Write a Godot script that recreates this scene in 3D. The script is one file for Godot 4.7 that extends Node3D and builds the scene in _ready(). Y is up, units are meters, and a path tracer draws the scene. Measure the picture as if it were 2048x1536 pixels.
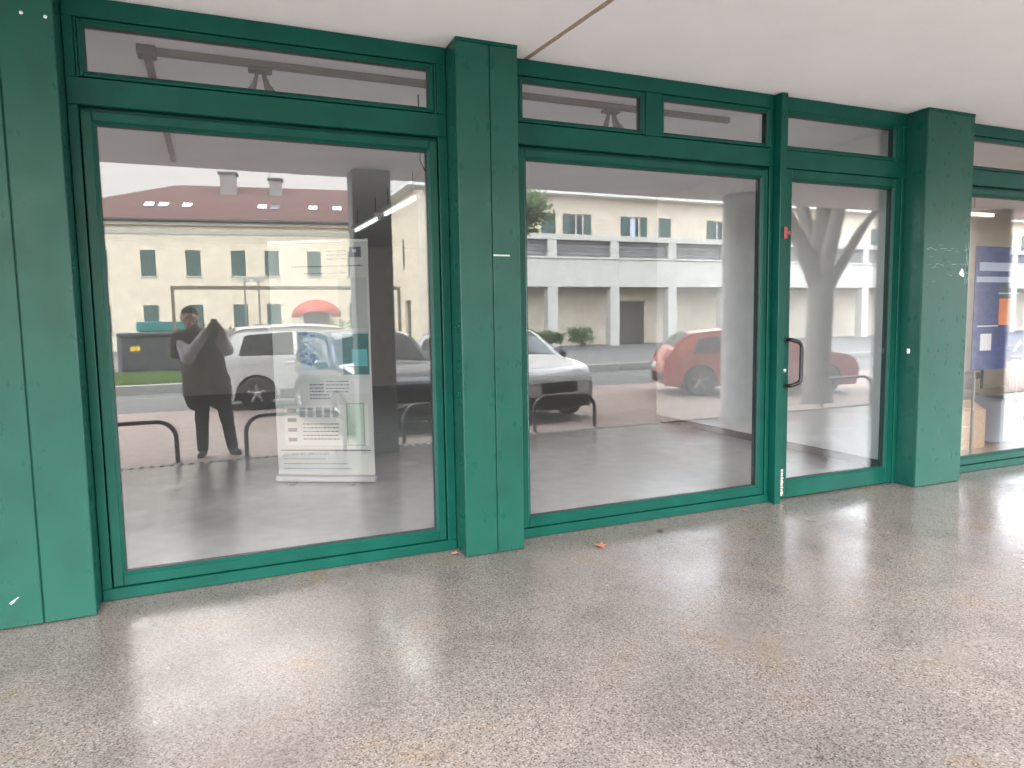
extends Node3D

var rng := RandomNumberGenerator.new()
var M := {}
var used := {}
const CEIL := 3.278
const ZP := 0.227

# ---------------------------------------------------------------- mesh builder
class MB:
	var v := PackedVector3Array()
	var n := PackedVector3Array()
	var uv := PackedVector2Array()
	func tri(a: Vector3, b: Vector3, c: Vector3):
		var m := (b - a).cross(c - a).normalized()
		for p in [a, c, b]:
			v.append(p); n.append(m); uv.append(Vector2(p.x, p.y))
	func quad(a: Vector3, b: Vector3, c: Vector3, d: Vector3):
		var m := (c - a).cross(d - b).normalized()
		for p in [a, c, b, a, d, c]:
			v.append(p); n.append(m); uv.append(Vector2(p.x, p.y))
	func quad_uv(a: Vector3, b: Vector3, c: Vector3, d: Vector3):
		var m := (c - a).cross(d - b).normalized()
		var ps := [a, c, b, a, d, c]
		var us := [Vector2(0, 1), Vector2(1, 0), Vector2(1, 1), Vector2(0, 1), Vector2(0, 0), Vector2(1, 0)]
		for i in 6:
			v.append(ps[i]); n.append(m); uv.append(us[i])
	func squad(a: Vector3, b: Vector3, c: Vector3, d: Vector3, na: Vector3, nb: Vector3, nc: Vector3, nd: Vector3):
		var ps := [a, c, b, a, d, c]
		var ns := [na, nc, nb, na, nd, nc]
		for i in 6:
			v.append(ps[i]); n.append(ns[i]); uv.append(Vector2(ps[i].x, ps[i].y))
	func box(c: Vector3, s: Vector3, e := 0.0, xf := Transform3D()):
		var h := s * 0.5
		e = minf(e, minf(h.x, minf(h.y, h.z)) * 0.9)
		var st := v.size()
		if e <= 0.0:
			var p := []
			for i in 8:
				p.append(c + Vector3(h.x if i & 1 else -h.x, h.y if i & 2 else -h.y, h.z if i & 4 else -h.z))
			quad(p[4], p[5], p[7], p[6]); quad(p[1], p[0], p[2], p[3])
			quad(p[5], p[1], p[3], p[7]); quad(p[0], p[4], p[6], p[2])
			quad(p[6], p[7], p[3], p[2]); quad(p[0], p[1], p[5], p[4])
		else:
			var q := func(sx, sy, sz, k):
				var r := Vector3(h.x - e, h.y - e, h.z - e)
				r[k] = h[k]
				return c + Vector3(r.x * sx, r.y * sy, r.z * sz)
			for s1 in [-1, 1]:
				# faces
				var f = [q.call(s1, -1, -1, 0), q.call(s1, 1, -1, 0), q.call(s1, 1, 1, 0), q.call(s1, -1, 1, 0)]
				if s1 > 0: quad(f[0], f[1], f[2], f[3])
				else: quad(f[3], f[2], f[1], f[0])
				f = [q.call(-1, s1, -1, 1), q.call(-1, s1, 1, 1), q.call(1, s1, 1, 1), q.call(1, s1, -1, 1)]
				if s1 > 0: quad(f[0], f[1], f[2], f[3])
				else: quad(f[3], f[2], f[1], f[0])
				f = [q.call(-1, -1, s1, 2), q.call(1, -1, s1, 2), q.call(1, 1, s1, 2), q.call(-1, 1, s1, 2)]
				if s1 > 0: quad(f[0], f[1], f[2], f[3])
				else: quad(f[3], f[2], f[1], f[0])
				for s2 in [-1, 1]:
					var g = [q.call(s1, s2, -1, 0), q.call(s1, s2, -1, 1), q.call(s1, s2, 1, 1), q.call(s1, s2, 1, 0)]
					if s1 * s2 > 0: quad(g[0], g[1], g[2], g[3])
					else: quad(g[3], g[2], g[1], g[0])
					g = [q.call(s1, -1, s2, 2), q.call(s1, -1, s2, 0), q.call(s1, 1, s2, 0), q.call(s1, 1, s2, 2)]
					if s1 * s2 > 0: quad(g[0], g[1], g[2], g[3])
					else: quad(g[3], g[2], g[1], g[0])
					g = [q.call(-1, s1, s2, 1), q.call(-1, s1, s2, 2), q.call(1, s1, s2, 2), q.call(1, s1, s2, 1)]
					if s1 * s2 > 0: quad(g[0], g[1], g[2], g[3])
					else: quad(g[3], g[2], g[1], g[0])
					for s3 in [-1, 1]:
						if s1 * s2 * s3 > 0: tri(q.call(s1, s2, s3, 0), q.call(s1, s2, s3, 1), q.call(s1, s2, s3, 2))
						else: tri(q.call(s1, s2, s3, 2), q.call(s1, s2, s3, 1), q.call(s1, s2, s3, 0))
		if xf != Transform3D():
			for i in range(st, v.size()):
				v[i] = xf * v[i]; n[i] = (xf.basis * n[i]).normalized()
	func b2(x0: float, x1: float, y0: float, y1: float, z0: float, z1: float, e := 0.0):
		box(Vector3((x0 + x1) / 2, (y0 + y1) / 2, (z0 + z1) / 2), Vector3(x1 - x0, y1 - y0, z1 - z0), e)
	func tube(path: Array, rad, seg := 10, caps := true):
		var rings := []
		var nor := []
		var up := Vector3.UP
		for i in path.size():
			var d: Vector3 = (path[mini(i + 1, path.size() - 1)] - path[maxi(i - 1, 0)]).normalized()
			if i == 0 and absf(d.dot(up)) > 0.9: up = Vector3.RIGHT
			var a := d.cross(up).normalized()
			if a.length() < 0.5: a = d.cross(Vector3.FORWARD).normalized()
			up = a.cross(d).normalized()
			var r: float = rad[i] if rad is Array else rad
			var ring := []; var nn := []
			for k in seg:
				var t := TAU * k / seg
				var o := a * cos(t) + up * sin(t)
				ring.append(path[i] + o * r); nn.append(o)
			rings.append(ring); nor.append(nn)
		for i in path.size() - 1:
			for k in seg:
				var j := (k + 1) % seg
				squad(rings[i][k], rings[i + 1][k], rings[i + 1][j], rings[i][j], nor[i][k], nor[i + 1][k], nor[i + 1][j], nor[i][j])
		if caps:
			for k in range(1, seg - 1):
				tri(rings[0][0], rings[0][k], rings[0][k + 1])
				var l: int = rings.size() - 1
				tri(rings[l][0], rings[l][k + 1], rings[l][k])
	func lathe(prof: Array, seg := 24, xf := Transform3D()):   # prof: Vector2(radius, height) round local y
		var st := v.size()
		var ns := []
		for i in prof.size():
			var t: Vector2 = prof[mini(i + 1, prof.size() - 1)] - prof[maxi(i - 1, 0)]
			ns.append(Vector2(t.y, -t.x).normalized())
		for i in prof.size() - 1:
			for k in seg:
				var a := TAU * k / seg
				var b := TAU * (k + 1) / seg
				var ca := Vector3(cos(a), 0, -sin(a)); var cb := Vector3(cos(b), 0, -sin(b))
				var p: Vector2 = prof[i]; var q: Vector2 = prof[i + 1]
				squad(ca * p.x + Vector3(0, p.y, 0), cb * p.x + Vector3(0, p.y, 0), cb * q.x + Vector3(0, q.y, 0), ca * q.x + Vector3(0, q.y, 0),
					ca * ns[i].x + Vector3(0, ns[i].y, 0), cb * ns[i].x + Vector3(0, ns[i].y, 0), cb * ns[i + 1].x + Vector3(0, ns[i + 1].y, 0), ca * ns[i + 1].x + Vector3(0, ns[i + 1].y, 0))
		if xf != Transform3D():
			for i in range(st, v.size()):
				v[i] = xf * v[i]; n[i] = (xf.basis * n[i]).normalized()
	func xform(xf: Transform3D):
		for i in v.size():
			v[i] = xf * v[i]; n[i] = (xf.basis * n[i]).normalized()
	func mesh() -> ArrayMesh:
		var a := []
		a.resize(Mesh.ARRAY_MAX)
		a[Mesh.ARRAY_VERTEX] = v; a[Mesh.ARRAY_NORMAL] = n; a[Mesh.ARRAY_TEX_UV] = uv
		var m := ArrayMesh.new()
		m.add_surface_from_arrays(Mesh.PRIMITIVE_TRIANGLES, a)
		return m

# ---------------------------------------------------------------- nodes
func numbered(called: String) -> String:
	if not used.has(called):
		used[called] = 0
		return called
	used[called] += 1
	return "%s_%03d" % [called, used[called]]

func tag(o: Node, label: String, category: String, group := ""):
	o.set_meta("label", label); o.set_meta("category", category)
	if group: o.set_meta("group", group)
	return o

func thing(called: String, label: String, category: String, at := Vector3.ZERO, turn := 0.0, group := "") -> Node3D:
	var o := Node3D.new()
	o.name = numbered(called)
	add_child(o)
	o.position = at; o.rotation.y = turn
	tag(o, label, category, group)
	return o

func put(parent: Node, called: String, mb, m: Material) -> MeshInstance3D:
	var o := MeshInstance3D.new()
	o.name = numbered(called) if parent == self else called
	o.mesh = mb.mesh() if mb is MB else mb
	o.material_override = m
	parent.add_child(o, true)
	return o

func pbox(parent: Node, called: String, m: Material, x0: float, x1: float, y0: float, y1: float, z0: float, z1: float, e := 0.004) -> MeshInstance3D:
	var b := MB.new()
	b.b2(x0, x1, y0, y1, z0, z1, e)
	return put(parent, called, b, m)

func struct(called: String, mb, m: Material) -> MeshInstance3D:
	var o := put(self, called, mb, m)
	o.set_meta("kind", "structure")
	return o

func sbox(called: String, m: Material, x0: float, x1: float, y0: float, y1: float, z0: float, z1: float) -> MeshInstance3D:
	var b := MB.new()
	b.b2(x0, x1, y0, y1, z0, z1)
	return struct(called, b, m)

# ---------------------------------------------------------------- materials
func lin(r: float, g: float, b: float) -> Color:
	return Color(r, g, b).linear_to_srgb()

func noise(freq: float, type := FastNoiseLite.TYPE_SIMPLEX_SMOOTH, sd := 1, octaves := 4) -> FastNoiseLite:
	var f := FastNoiseLite.new()
	f.noise_type = type; f.frequency = freq; f.seed = sd; f.fractal_octaves = octaves
	return f

func ntex(f: FastNoiseLite, stops: Array, size := 512, seamless := true) -> NoiseTexture2D:
	# stops: [offset, Color(srgb)] ...
	var t := NoiseTexture2D.new()
	t.width = size; t.height = size; t.seamless = seamless; t.noise = f
	var g := Gradient.new()
	var off := PackedFloat32Array(); var col := PackedColorArray()
	for s in stops:
		off.append(s[0]); col.append(s[1])
	g.offsets = off; g.colors = col
	t.color_ramp = g
	return t

func mat(r: float, g: float, b: float, rough := 0.6, metal := 0.0) -> StandardMaterial3D:
	var m := StandardMaterial3D.new()
	m.albedo_color = lin(r, g, b); m.roughness = rough; m.metallic = metal
	return m

func grained(m: StandardMaterial3D, scale: float, lo: float, hi := 1.0, freq := 0.01, sd := 3, bump := 0.0) -> StandardMaterial3D:
	# colour mottling between lo and hi times the base colour, laid in the world
	m.albedo_texture = ntex(noise(freq, FastNoiseLite.TYPE_SIMPLEX_SMOOTH, sd, 5), [[0.0, Color(lo, lo, lo)], [1.0, Color(hi, hi, hi)]])
	m.uv1_triplanar = true; m.uv1_world_triplanar = true
	m.uv1_scale = Vector3.ONE / scale
	if bump > 0:
		m.heightmap_enabled = true
		m.heightmap_texture = ntex(noise(freq, FastNoiseLite.TYPE_SIMPLEX_SMOOTH, sd, 5), [[0.0, Color.BLACK], [1.0, Color.WHITE]])
		m.heightmap_scale = bump
	return m

func make_materials():
	# terrazzo: stone chips by cell value, coarse dirt and rust patches over it
	var t := StandardMaterial3D.new()
	var cells := noise(0.19, FastNoiseLite.TYPE_CELLULAR, 7, 1)
	cells.fractal_type = FastNoiseLite.FRACTAL_NONE
	cells.cellular_return_type = FastNoiseLite.RETURN_CELL_VALUE
	cells.cellular_jitter = 1.0
	t.albedo_texture = ntex(cells, [[0.0, lin(.064, .054, .049)], [0.10, lin(.092, .078, .072)], [0.2, lin(.124, .106, .099)], [0.36, lin(.148, .128, .12)], [0.55, lin(.163, .142, .134)], [0.75, lin(.178, .157, .148)], [0.9, lin(.198, .178, .168)], [1.0, lin(.25, .23, .22)]], 2048, false)
	t.uv1_triplanar = true; t.uv1_world_triplanar = true
	t.uv1_scale = Vector3.ONE / 2.3
	t.detail_enabled = true
	t.detail_blend_mode = BaseMaterial3D.BLEND_MODE_MUL
	t.detail_uv_layer = BaseMaterial3D.DETAIL_UV_2
	t.uv2_triplanar = true; t.uv2_world_triplanar = true
	t.uv2_scale = Vector3.ONE / 4.7
	t.detail_albedo = ntex(noise(0.008, FastNoiseLite.TYPE_SIMPLEX_SMOOTH, 21, 6), [[0.0, Color(.88, .88, .89)], [0.35, Color(.96, .957, .955)], [0.6, Color(1, 1, 1)], [0.78, Color(1, .99, .975)], [0.92, Color(1, .955, .90)], [1.0, Color(.99, .92, .84)]], 1024)
	t.roughness = 1.0
	t.roughness_texture = ntex(noise(0.004, FastNoiseLite.TYPE_SIMPLEX_SMOOTH, 5, 5), [[0.0, Color(.14, .14, .14)], [1.0, Color(.30, .30, .30)]])
	M.terrazzo = t
	# green painted metal
	M.green = grained(mat(.0032, .068, .050, .32), 1.3, .88, 1.0, .006, 8)
	M.green.metallic_specular = .3
	var c := mat(.008, .070, .051, .36)
	c.albedo_texture = ntex(noise(0.006, FastNoiseLite.TYPE_SIMPLEX_SMOOTH, 18, 6), [[0.0, Color(.88, .91, .90)], [.4, Color(.96, .97, .965)], [1.0, Color(1, 1, 1)]])
	c.uv1_triplanar = true; c.uv1_world_triplanar = true; c.uv1_scale = Vector3(1.1, .8, 1.1)
	c.roughness = 1.0; c.metallic_specular = .36
	c.roughness_texture = ntex(noise(0.01, FastNoiseLite.TYPE_SIMPLEX_SMOOTH, 9, 5), [[0.0, Color(.24, .24, .24)], [1.0, Color(.42, .42, .42)]])
	c.heightmap_enabled = true
	c.heightmap_texture = ntex(noise(0.005, FastNoiseLite.TYPE_SIMPLEX_SMOOTH, 4, 2), [[0.0, Color.BLACK], [1.0, Color.WHITE]])
	c.heightmap_scale = 0.1
	M.cladding = c
	M.plaster = grained(mat(.85, .84, .86, .85), 3.1, .975, 1.0, .008, 12)
	M.sealant = grained(mat(.50, .385, .28, .8), .4, .7, 1.0, .03, 2)
	M.gasket = mat(.01, .011, .011, .5)
	var gl := StandardMaterial3D.new()
	gl.albedo_color = Color(1, 1, 1, 0.0); gl.roughness = 0.0; gl.transparency = BaseMaterial3D.TRANSPARENCY_ALPHA
	gl.metallic_specular = 0.5
	M.glass = gl
	M.black = mat(.012, .012, .013, .35)
	M.white = mat(.75, .75, .73, .5)
	M.wall = grained(mat(.74, .74, .725, .75), 2.0, .95, 1.0, .01, 31)
	M.skirting = mat(.09, .075, .065, .5)
	var fl := grained(mat(.42, .43, .445, .3), 1.7, .9, 1.0, .012, 14)
	fl.roughness = 0.32
	M.shop_floor = fl
	M.paving = grained(mat(.33, .26, .235, .75), 1.0, .45, 1.0, .03, 3)
	M.paving.albedo_texture = ntex(_cells(.05), [[0.0, lin(.55, .5, .5)], [.5, lin(.8, .75, .72)], [1.0, Color(1, 1, 1)]], 1024)
	M.paving.uv1_scale = Vector3.ONE / 2.4
	M.asphalt = grained(mat(.17, .165, .16, .85), .9, .7, 1.0, .06, 6)
	M.ground = grained(mat(.22, .21, .19, .9), 5.0, .7, 1.0, .02, 6)
	M.kerb = grained(mat(.34, .33, .31, .8), .8, .8, 1.0, .03, 6)
	M.concrete = grained(mat(.36, .35, .345, .8), 1.2, .8, 1.0, .012, 16)
	M.steel = grained(mat(.13, .125, .12, .42, .5), .5, .7, 1.0, .03, 4)
	M.stucco_yellow = grained(mat(.76, .645, .49, .9), 4.0, .9, 1.0, .008, 40)
	M.stucco_peach = grained(mat(.70, .60, .49, .9), 4.0, .9, 1.0, .008, 41)
	M.portico = grained(mat(.53, .505, .46, .8), 4.0, .92, 1.0, .008, 42)
	M.roof = grained(mat(.26, .14, .12, .85), 1.5, .6, 1.0, .02, 44)
	M.eave = mat(.08, .075, .07, .7)
	M.shutter = mat(.06, .105, .092, .55)
	M.win_glass = mat(.02, .024, .028, .05)
	M.brick = grained(mat(.34, .29, .26, .9), .6, .7, 1.0, .04, 9)
	M.bark = grained(mat(.30, .275, .25, .95), .5, .6, 1.0, .03, 10, 1.0)
	var lf := mat(.055, .09, .03, .6)
	lf.backlight_enabled = true; lf.backlight = lin(.1, .16, .04)
	M.leaf = lf
	M.grass = mat(.12, .19, .05, .8)
	M.rubber = mat(.015, .015, .015, .75)
	M.rim = mat(.45, .45, .46, .3, .8)
	M.plastic = mat(.02, .02, .021, .55)
	M.lamp_glass = mat(.7, .72, .75, .08)
	M.red_lens = mat(.3, .01, .01, .15)
	M.plate = mat(.7, .7, .68, .4)

func _cells(freq: float) -> FastNoiseLite:
	var cells := noise(freq, FastNoiseLite.TYPE_CELLULAR, 17, 1)
	cells.fractal_type = FastNoiseLite.FRACTAL_NONE
	cells.cellular_return_type = FastNoiseLite.RETURN_CELL_VALUE
	return cells

func paint(r: float, g: float, b: float) -> StandardMaterial3D:
	var m := mat(r, g, b, .32, .1)
	m.clearcoat_enabled = true; m.clearcoat = 1.0; m.clearcoat_roughness = .04
	return m

# ---------------------------------------------------------------- shopfront
# a ring of four bars round an opening, each a part; b = widths left, right, bottom, top
func ring(o: Node, called: String, m: Material, x0: float, x1: float, y0: float, y1: float, bl: float, br: float, bb: float, bt: float, z0: float, z1: float, e := 0.004):
	pbox(o, called + "_stile", m, x0 - bl, x0, y0 - bb, y1 + bt, z0, z1, e)
	pbox(o, called + "_stile", m, x1, x1 + br, y0 - bb, y1 + bt, z0, z1, e)
	pbox(o, called + "_rail", m, x0 + .0006, x1 - .0006, y0 - bb, y0, z0, z1 - .0005, e)
	pbox(o, called + "_rail", m, x0 + .0006, x1 - .0006, y1, y1 + bt, z0, z1 - .0005, e)

func pane(o: Node, called: String, x0: float, x1: float, y0: float, y1: float):
	# double glazing: an outer and an inner pane on a black spacer, held by a bead and a gasket
	pbox(o, called, M.glass, x0 - .012, x1 + .012, y0 - .012, y1 + .012, -.0100, -.0050, 0.0)
	pbox(o, called, M.glass, x0 - .012, x1 + .012, y0 - .012, y1 + .012, -.0280, -.0230, 0.0)
	var g := MB.new()
	var t := .004
	for q in [[x0 - .001, x0 + t, y0, y1], [x1 - t, x1 + .001, y0, y1], [x0 + t, x1 - t, y0 - .001, y0 + t], [x0 + t, x1 - t, y1 - t, y1 + .001]]:
		g.b2(q[0], q[1], q[2], q[3], -.0046, .002)
		g.b2(q[0], q[1], q[2], q[3], -.0226, -.0104)
	put(o, "gasket", g, M.gasket)

func sash(o: Node, called: String, x0: float, x1: float, y0: float, y1: float, w: float, pane_name: String, wb := -1.0):
	# glass opening x0..x1, y0..y1, bars of width w round it, with a slanted glazing bead inside
	var bb := w if wb < 0 else wb
	ring(o, called, M.green, x0 - .014, x1 + .014, y0 - .014, y1 + .014, w - .014, w - .014, bb - .014, w - .014, -.05, .022)
	var b := MB.new()
	var zf := .015
	var q := [Vector3(x0 - .0135, y0 - .0135, zf), Vector3(x1 + .0135, y0 - .0135, zf), Vector3(x1 + .0135, y1 + .0135, zf), Vector3(x0 - .0135, y1 + .0135, zf)]
	var r := [Vector3(x0, y0, .003), Vector3(x1, y0, .003), Vector3(x1, y1, .003), Vector3(x0, y1, .003)]
	for i in 4:
		var j := (i + 1) % 4
		b.quad(q[i], q[j], r[j], r[i])
		b.quad(r[i], r[j], r[j] + Vector3(0, 0, -.05), r[i] + Vector3(0, 0, -.05))
	put(o, "glazing_bead", b, M.green)
	pane(o, pane_name, x0, x1, y0, y1)

func grooves(o: Node, x0: float, x1: float, y0: float, y1: float):
	# the dark rebate that shows in the gaps between frame and sash
	pbox(o, "rebate", M.green, x0, x1, y0, y1, -.045, -.034, 0.0)

func pillar(x0: float, x1: float, seams: Array, label: String) -> Node3D:
	var o := thing("cladding_pillar", label, "pillar", Vector3((x0 + x1) / 2, 0, 0), 0.0, "green clad pillars of the shopfront")
	var cx := (x0 + x1) / 2
	pbox(o, "core", M.green, x0 - cx + .012, x1 - cx - .012, .003, CEIL - .004, -.12, ZP - .012, 0.0)
	var xs := [x0] + seams + [x1]
	for i in xs.size() - 1:
		var a: float = xs[i] - cx + (.0 if i == 0 else .003)
		var b: float = xs[i + 1] - cx - (.0 if i == xs.size() - 2 else .003)
		var f := MB.new()
		f.b2(a, b, .004, CEIL - .022, ZP - .011, ZP + (.0 if i % 2 == 0 else -.001), .004)
		put(o, "face_panel", f, M.cladding)
	for s in [-1, 1]:
		var f := MB.new()
		var xa: float = (x0 - cx) if s < 0 else (x1 - cx - .011)
		f.b2(xa, xa + .011, .004, CEIL - .022, -.1, ZP - .0115, .003)
		put(o, "side_panel", f, M.cladding)
	pbox(o, "top_trim", M.green, x0 - cx - .001, x1 - cx + .001, CEIL - .0215, CEIL - .001, -.1, ZP + .002, .002)
	return o

func shopfront():
	# ---- bay with the big single window
	var o := thing("shop_window", "large single-pane green shop window with the standing banner behind it", "shop window", Vector3.ZERO, 0.0, "green framed shop windows")
	bay(o, -.658, 1.444, -.533, 1.308, [[-.559, 1.331]])
	# ---- bay with the window beside the door
	o = thing("shop_window", "green shop window with two narrow transom lights, left of the glass door", "shop window", Vector3.ZERO, 0.0, "green framed shop windows")
	bay(o, 1.856, 4.1595, 2.003, 4.046, [[1.985, 2.923], [3.126, 4.10]])
	# ---- post between window and door
	o = thing("door_post", "dark green projecting post between the shop window and the glass door", "post", Vector3(4.1925, 0, 0))
	pbox(o, "post", M.green, -.0325, .0325, .002, CEIL - .002, -.05, .105, .005)
	var bolt := put(o, "door_bolt", _bolt(), mat(.30, .06, .055, .5))
	bolt.set_meta("label", "small red bolt on the post")
	# ---- glass door
	o = thing("glass_door", "green framed glass door with a black pull handle", "door")
	sash(o, "door", 4.375, 5.522, .163, 2.63, .088, "door_pane", .15)
	pbox(o, "lock_stile", M.green, 4.2275, 4.2855, .013, 2.718, -.05, .0225)
	var wr := MB.new()
	for i in 11:
		var yy := .03 + i * .021 + rng.randf() * .006
		wr.b2(4.292 + rng.randf() * .006, 4.318 + rng.randf() * .012, yy, yy + .012 + rng.randf() * .012, .0223, .0232 + i * .00003, .0)
	put(o, "bare_metal_patch", wr, mat(.5, .42, .38, .7)).set_meta("label", "pale worn patch at the foot of the lock stile")
	var h := MB.new()
	var pts := []
	for p in [Vector3(4.335, 1.345, .02), Vector3(4.335, 1.345, .055), Vector3(4.338, 1.343, .072), Vector3(4.35, 1.338, .082), Vector3(4.40, 1.325, .088), Vector3(4.425, 1.305, .09), Vector3(4.432, 1.28, .09)]:
		pts.append(p)
	var down := pts.duplicate(); down.reverse()
	for p in down: pts.append(Vector3(p.x, 2.31 - p.y, p.z))
	h.tube(pts, .0165, 12)
	put(o, "pull_handle", h, M.black)
	for yy in [1.345, .965]:
		var rs := MB.new()
		rs.lathe([Vector2(.0, .03), Vector2(.02, .03), Vector2(.024, .026), Vector2(.024, .02)], 16, Transform3D(Basis(Vector3.RIGHT, PI / 2), Vector3(4.335, yy, .0)))
		put(o, "handle_rose", rs, M.black)
	var lk := MB.new()
	lk.lathe([Vector2(.0, .034), Vector2(.012, .034), Vector2(.016, .03), Vector2(.017, .02)], 16, Transform3D(Basis(Vector3.RIGHT, PI / 2), Vector3(4.315, 1.09, .0)))
	put(o, "lock_cylinder", lk, mat(.5, .5, .46, .3, .8))
	# ---- transom and frame over the door
	o = thing("transom_window", "narrow transom light above the glass door", "window")
	pbox(o, "top_rail", M.green, 4.2275, 5.653, 3.166, CEIL - .002, -.05, .03)
	pbox(o, "middle_rail", M.green, 4.2275, 5.653, 2.722, 2.862, -.05, .03)
	pbox(o, "jamb", M.green, 5.612, 5.653, .002, 2.7215, -.05, .03)
	pbox(o, "jamb", M.green, 5.612, 5.653, 2.8625, 3.1655, -.05, .03)
	sash(o, "transom", 4.322, 5.519, 2.90, 3.138, .034, "transom_pane")
	pbox(o, "infill", M.green, 4.2275, 4.2855, 2.8625, 3.1655, -.05, .024)
	pbox(o, "infill", M.green, 5.555, 5.6115, 2.8625, 3.1655, -.05, .024)
	grooves(o, 4.2275, 5.653, .0, .010)
	grooves(o, 4.2275, 4.290, .01, 2.72)
	grooves(o, 5.606, 5.614, .01, 2.72)
	grooves(o, 4.2275, 5.653, 2.70, 2.724)
	# ---- neighbouring shop and the bay to the left
	o = thing("shop_window", "green shop window of the next shop, with the blue poster behind it", "shop window", Vector3.ZERO, 0.0, "green framed shop windows")
	bay(o, 6.249, 9.25, 6.40, 9.10, [[6.385, 7.72], [7.92, 9.12]])
	o = thing("shop_window", "green shop window beyond the leftmost pillar", "shop window", Vector3.ZERO, 0.0, "green framed shop windows")
	bay(o, -3.35, -1.35, -3.22, -1.48, [[-3.23, -1.47]])
	# ---- pillars
	var a := pillar(-1.35, -.658, [-.897], "wide green pillar at the left edge of the picture, with two screws near its top")
	for p in [Vector3(-.79, 3.08, ZP), Vector3(-.69, 3.075, ZP)]:
		var s := MB.new()
		s.lathe([Vector2(0, .004), Vector2(.006, .0035), Vector2(.009, .001), Vector2(.009, -.001)], 12, Transform3D(Basis(Vector3.RIGHT, PI / 2), p - a.position))
		put(a, "screw", s, mat(.6, .6, .58, .35, .6))
	var sc := MB.new()
	sc.box(Vector3.ZERO, Vector3(.05, .004, .0012), 0.0, Transform3D(Basis(Vector3.BACK, .55), Vector3(-1.02, .15, ZP + .0005) - a.position))
	sc.box(Vector3.ZERO, Vector3(.028, .003, .0012), 0.0, Transform3D(Basis(Vector3.BACK, .65), Vector3(-1.025, .138, ZP + .0005) - a.position))
	put(a, "scratch", sc, mat(.5, .58, .55, .6))
	var b := pillar(1.444, 1.856, [1.665], "green pillar between the large window and the window by the door")
	var tape := pbox(b, "tape_strip", mat(.5, .56, .53, .5), 1.668 - b.position.x, 1.782 - b.position.x, 1.954, 1.964, ZP + .0004, ZP + .001, 0.0)
	tape.set_meta("label", "short pale strip of tape")
	var c := pillar(5.656, 6.249, [], "green pillar right of the glass door, with torn tape remnants")
	var rem := MB.new()
	for i in 46:
		var px := rng.randf_range(5.68, 6.235)
		var py := rng.randf_range(1.80, 2.15)
		if i % 3 == 0: px = rng.randf_range(6.19, 6.235)
		if i % 3 == 1: py = [1.97, 2.10][i % 2] + rng.randf_range(-.008, .008)
		var ang := rng.randf_range(-.25, .25) + (PI / 2 if i % 3 == 0 else 0.0)
		rem.box(Vector3.ZERO, Vector3(rng.randf_range(.015, .07), rng.randf_range(.002, .005), .0009), 0.0, Transform3D(Basis(Vector3.BACK, ang), Vector3(px, py, ZP + .0004 + i * .00001) - c.position))
	put(c, "tape_remnant", rem, mat(.24, .36, .28, .6))
	var wt := MB.new()
	for k in 3:
		wt.box(Vector3.ZERO, Vector3([.06, .05, .03][k], [.026, .02, .03][k], .0015), 0.0, Transform3D(Basis(Vector3.BACK, .85 + k * .2), Vector3(6.145 + k * .012, 1.885 - k * .014 + .02, ZP + .001 + k * .0004) - c.position))
	put(c, "torn_label", wt, mat(.78, .8, .78, .6))
	pbox(c, "scuff", mat(.02, .05, .045, .7), 5.95 - c.position.x, 6.07 - c.position.x, 1.235, 1.243, ZP + .0004, ZP + .001, 0.0)
	# bell push on the side of that pillar
	var bl := thing("bell_push", "small white bell push on the pillar beside the door", "bell push", Vector3(5.654, 1.21, .12))
	pbox(bl, "plate", M.white, -.010, .0, -.022, .022, -.014, .014, .003)
	pbox(bl, "button", mat(.6, .62, .6, .3), -.016, -.0095, -.009, .009, -.007, .007, .002)
	pillar(9.25, 9.75, [], "green pillar beyond the next shop's window")

func _bolt() -> MB:
	var b := MB.new()
	b.b2(.002, .034, 2.15, 2.245, .1055, .124, .006)
	b.b2(.028, .078, 2.185, 2.21, .108, .122, .005)
	b.lathe([Vector2(0, .134), Vector2(.009, .133), Vector2(.012, .122)], 10, Transform3D(Basis(Vector3.RIGHT, PI / 2), Vector3(.018, 2.222, .0)))
	return b

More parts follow.
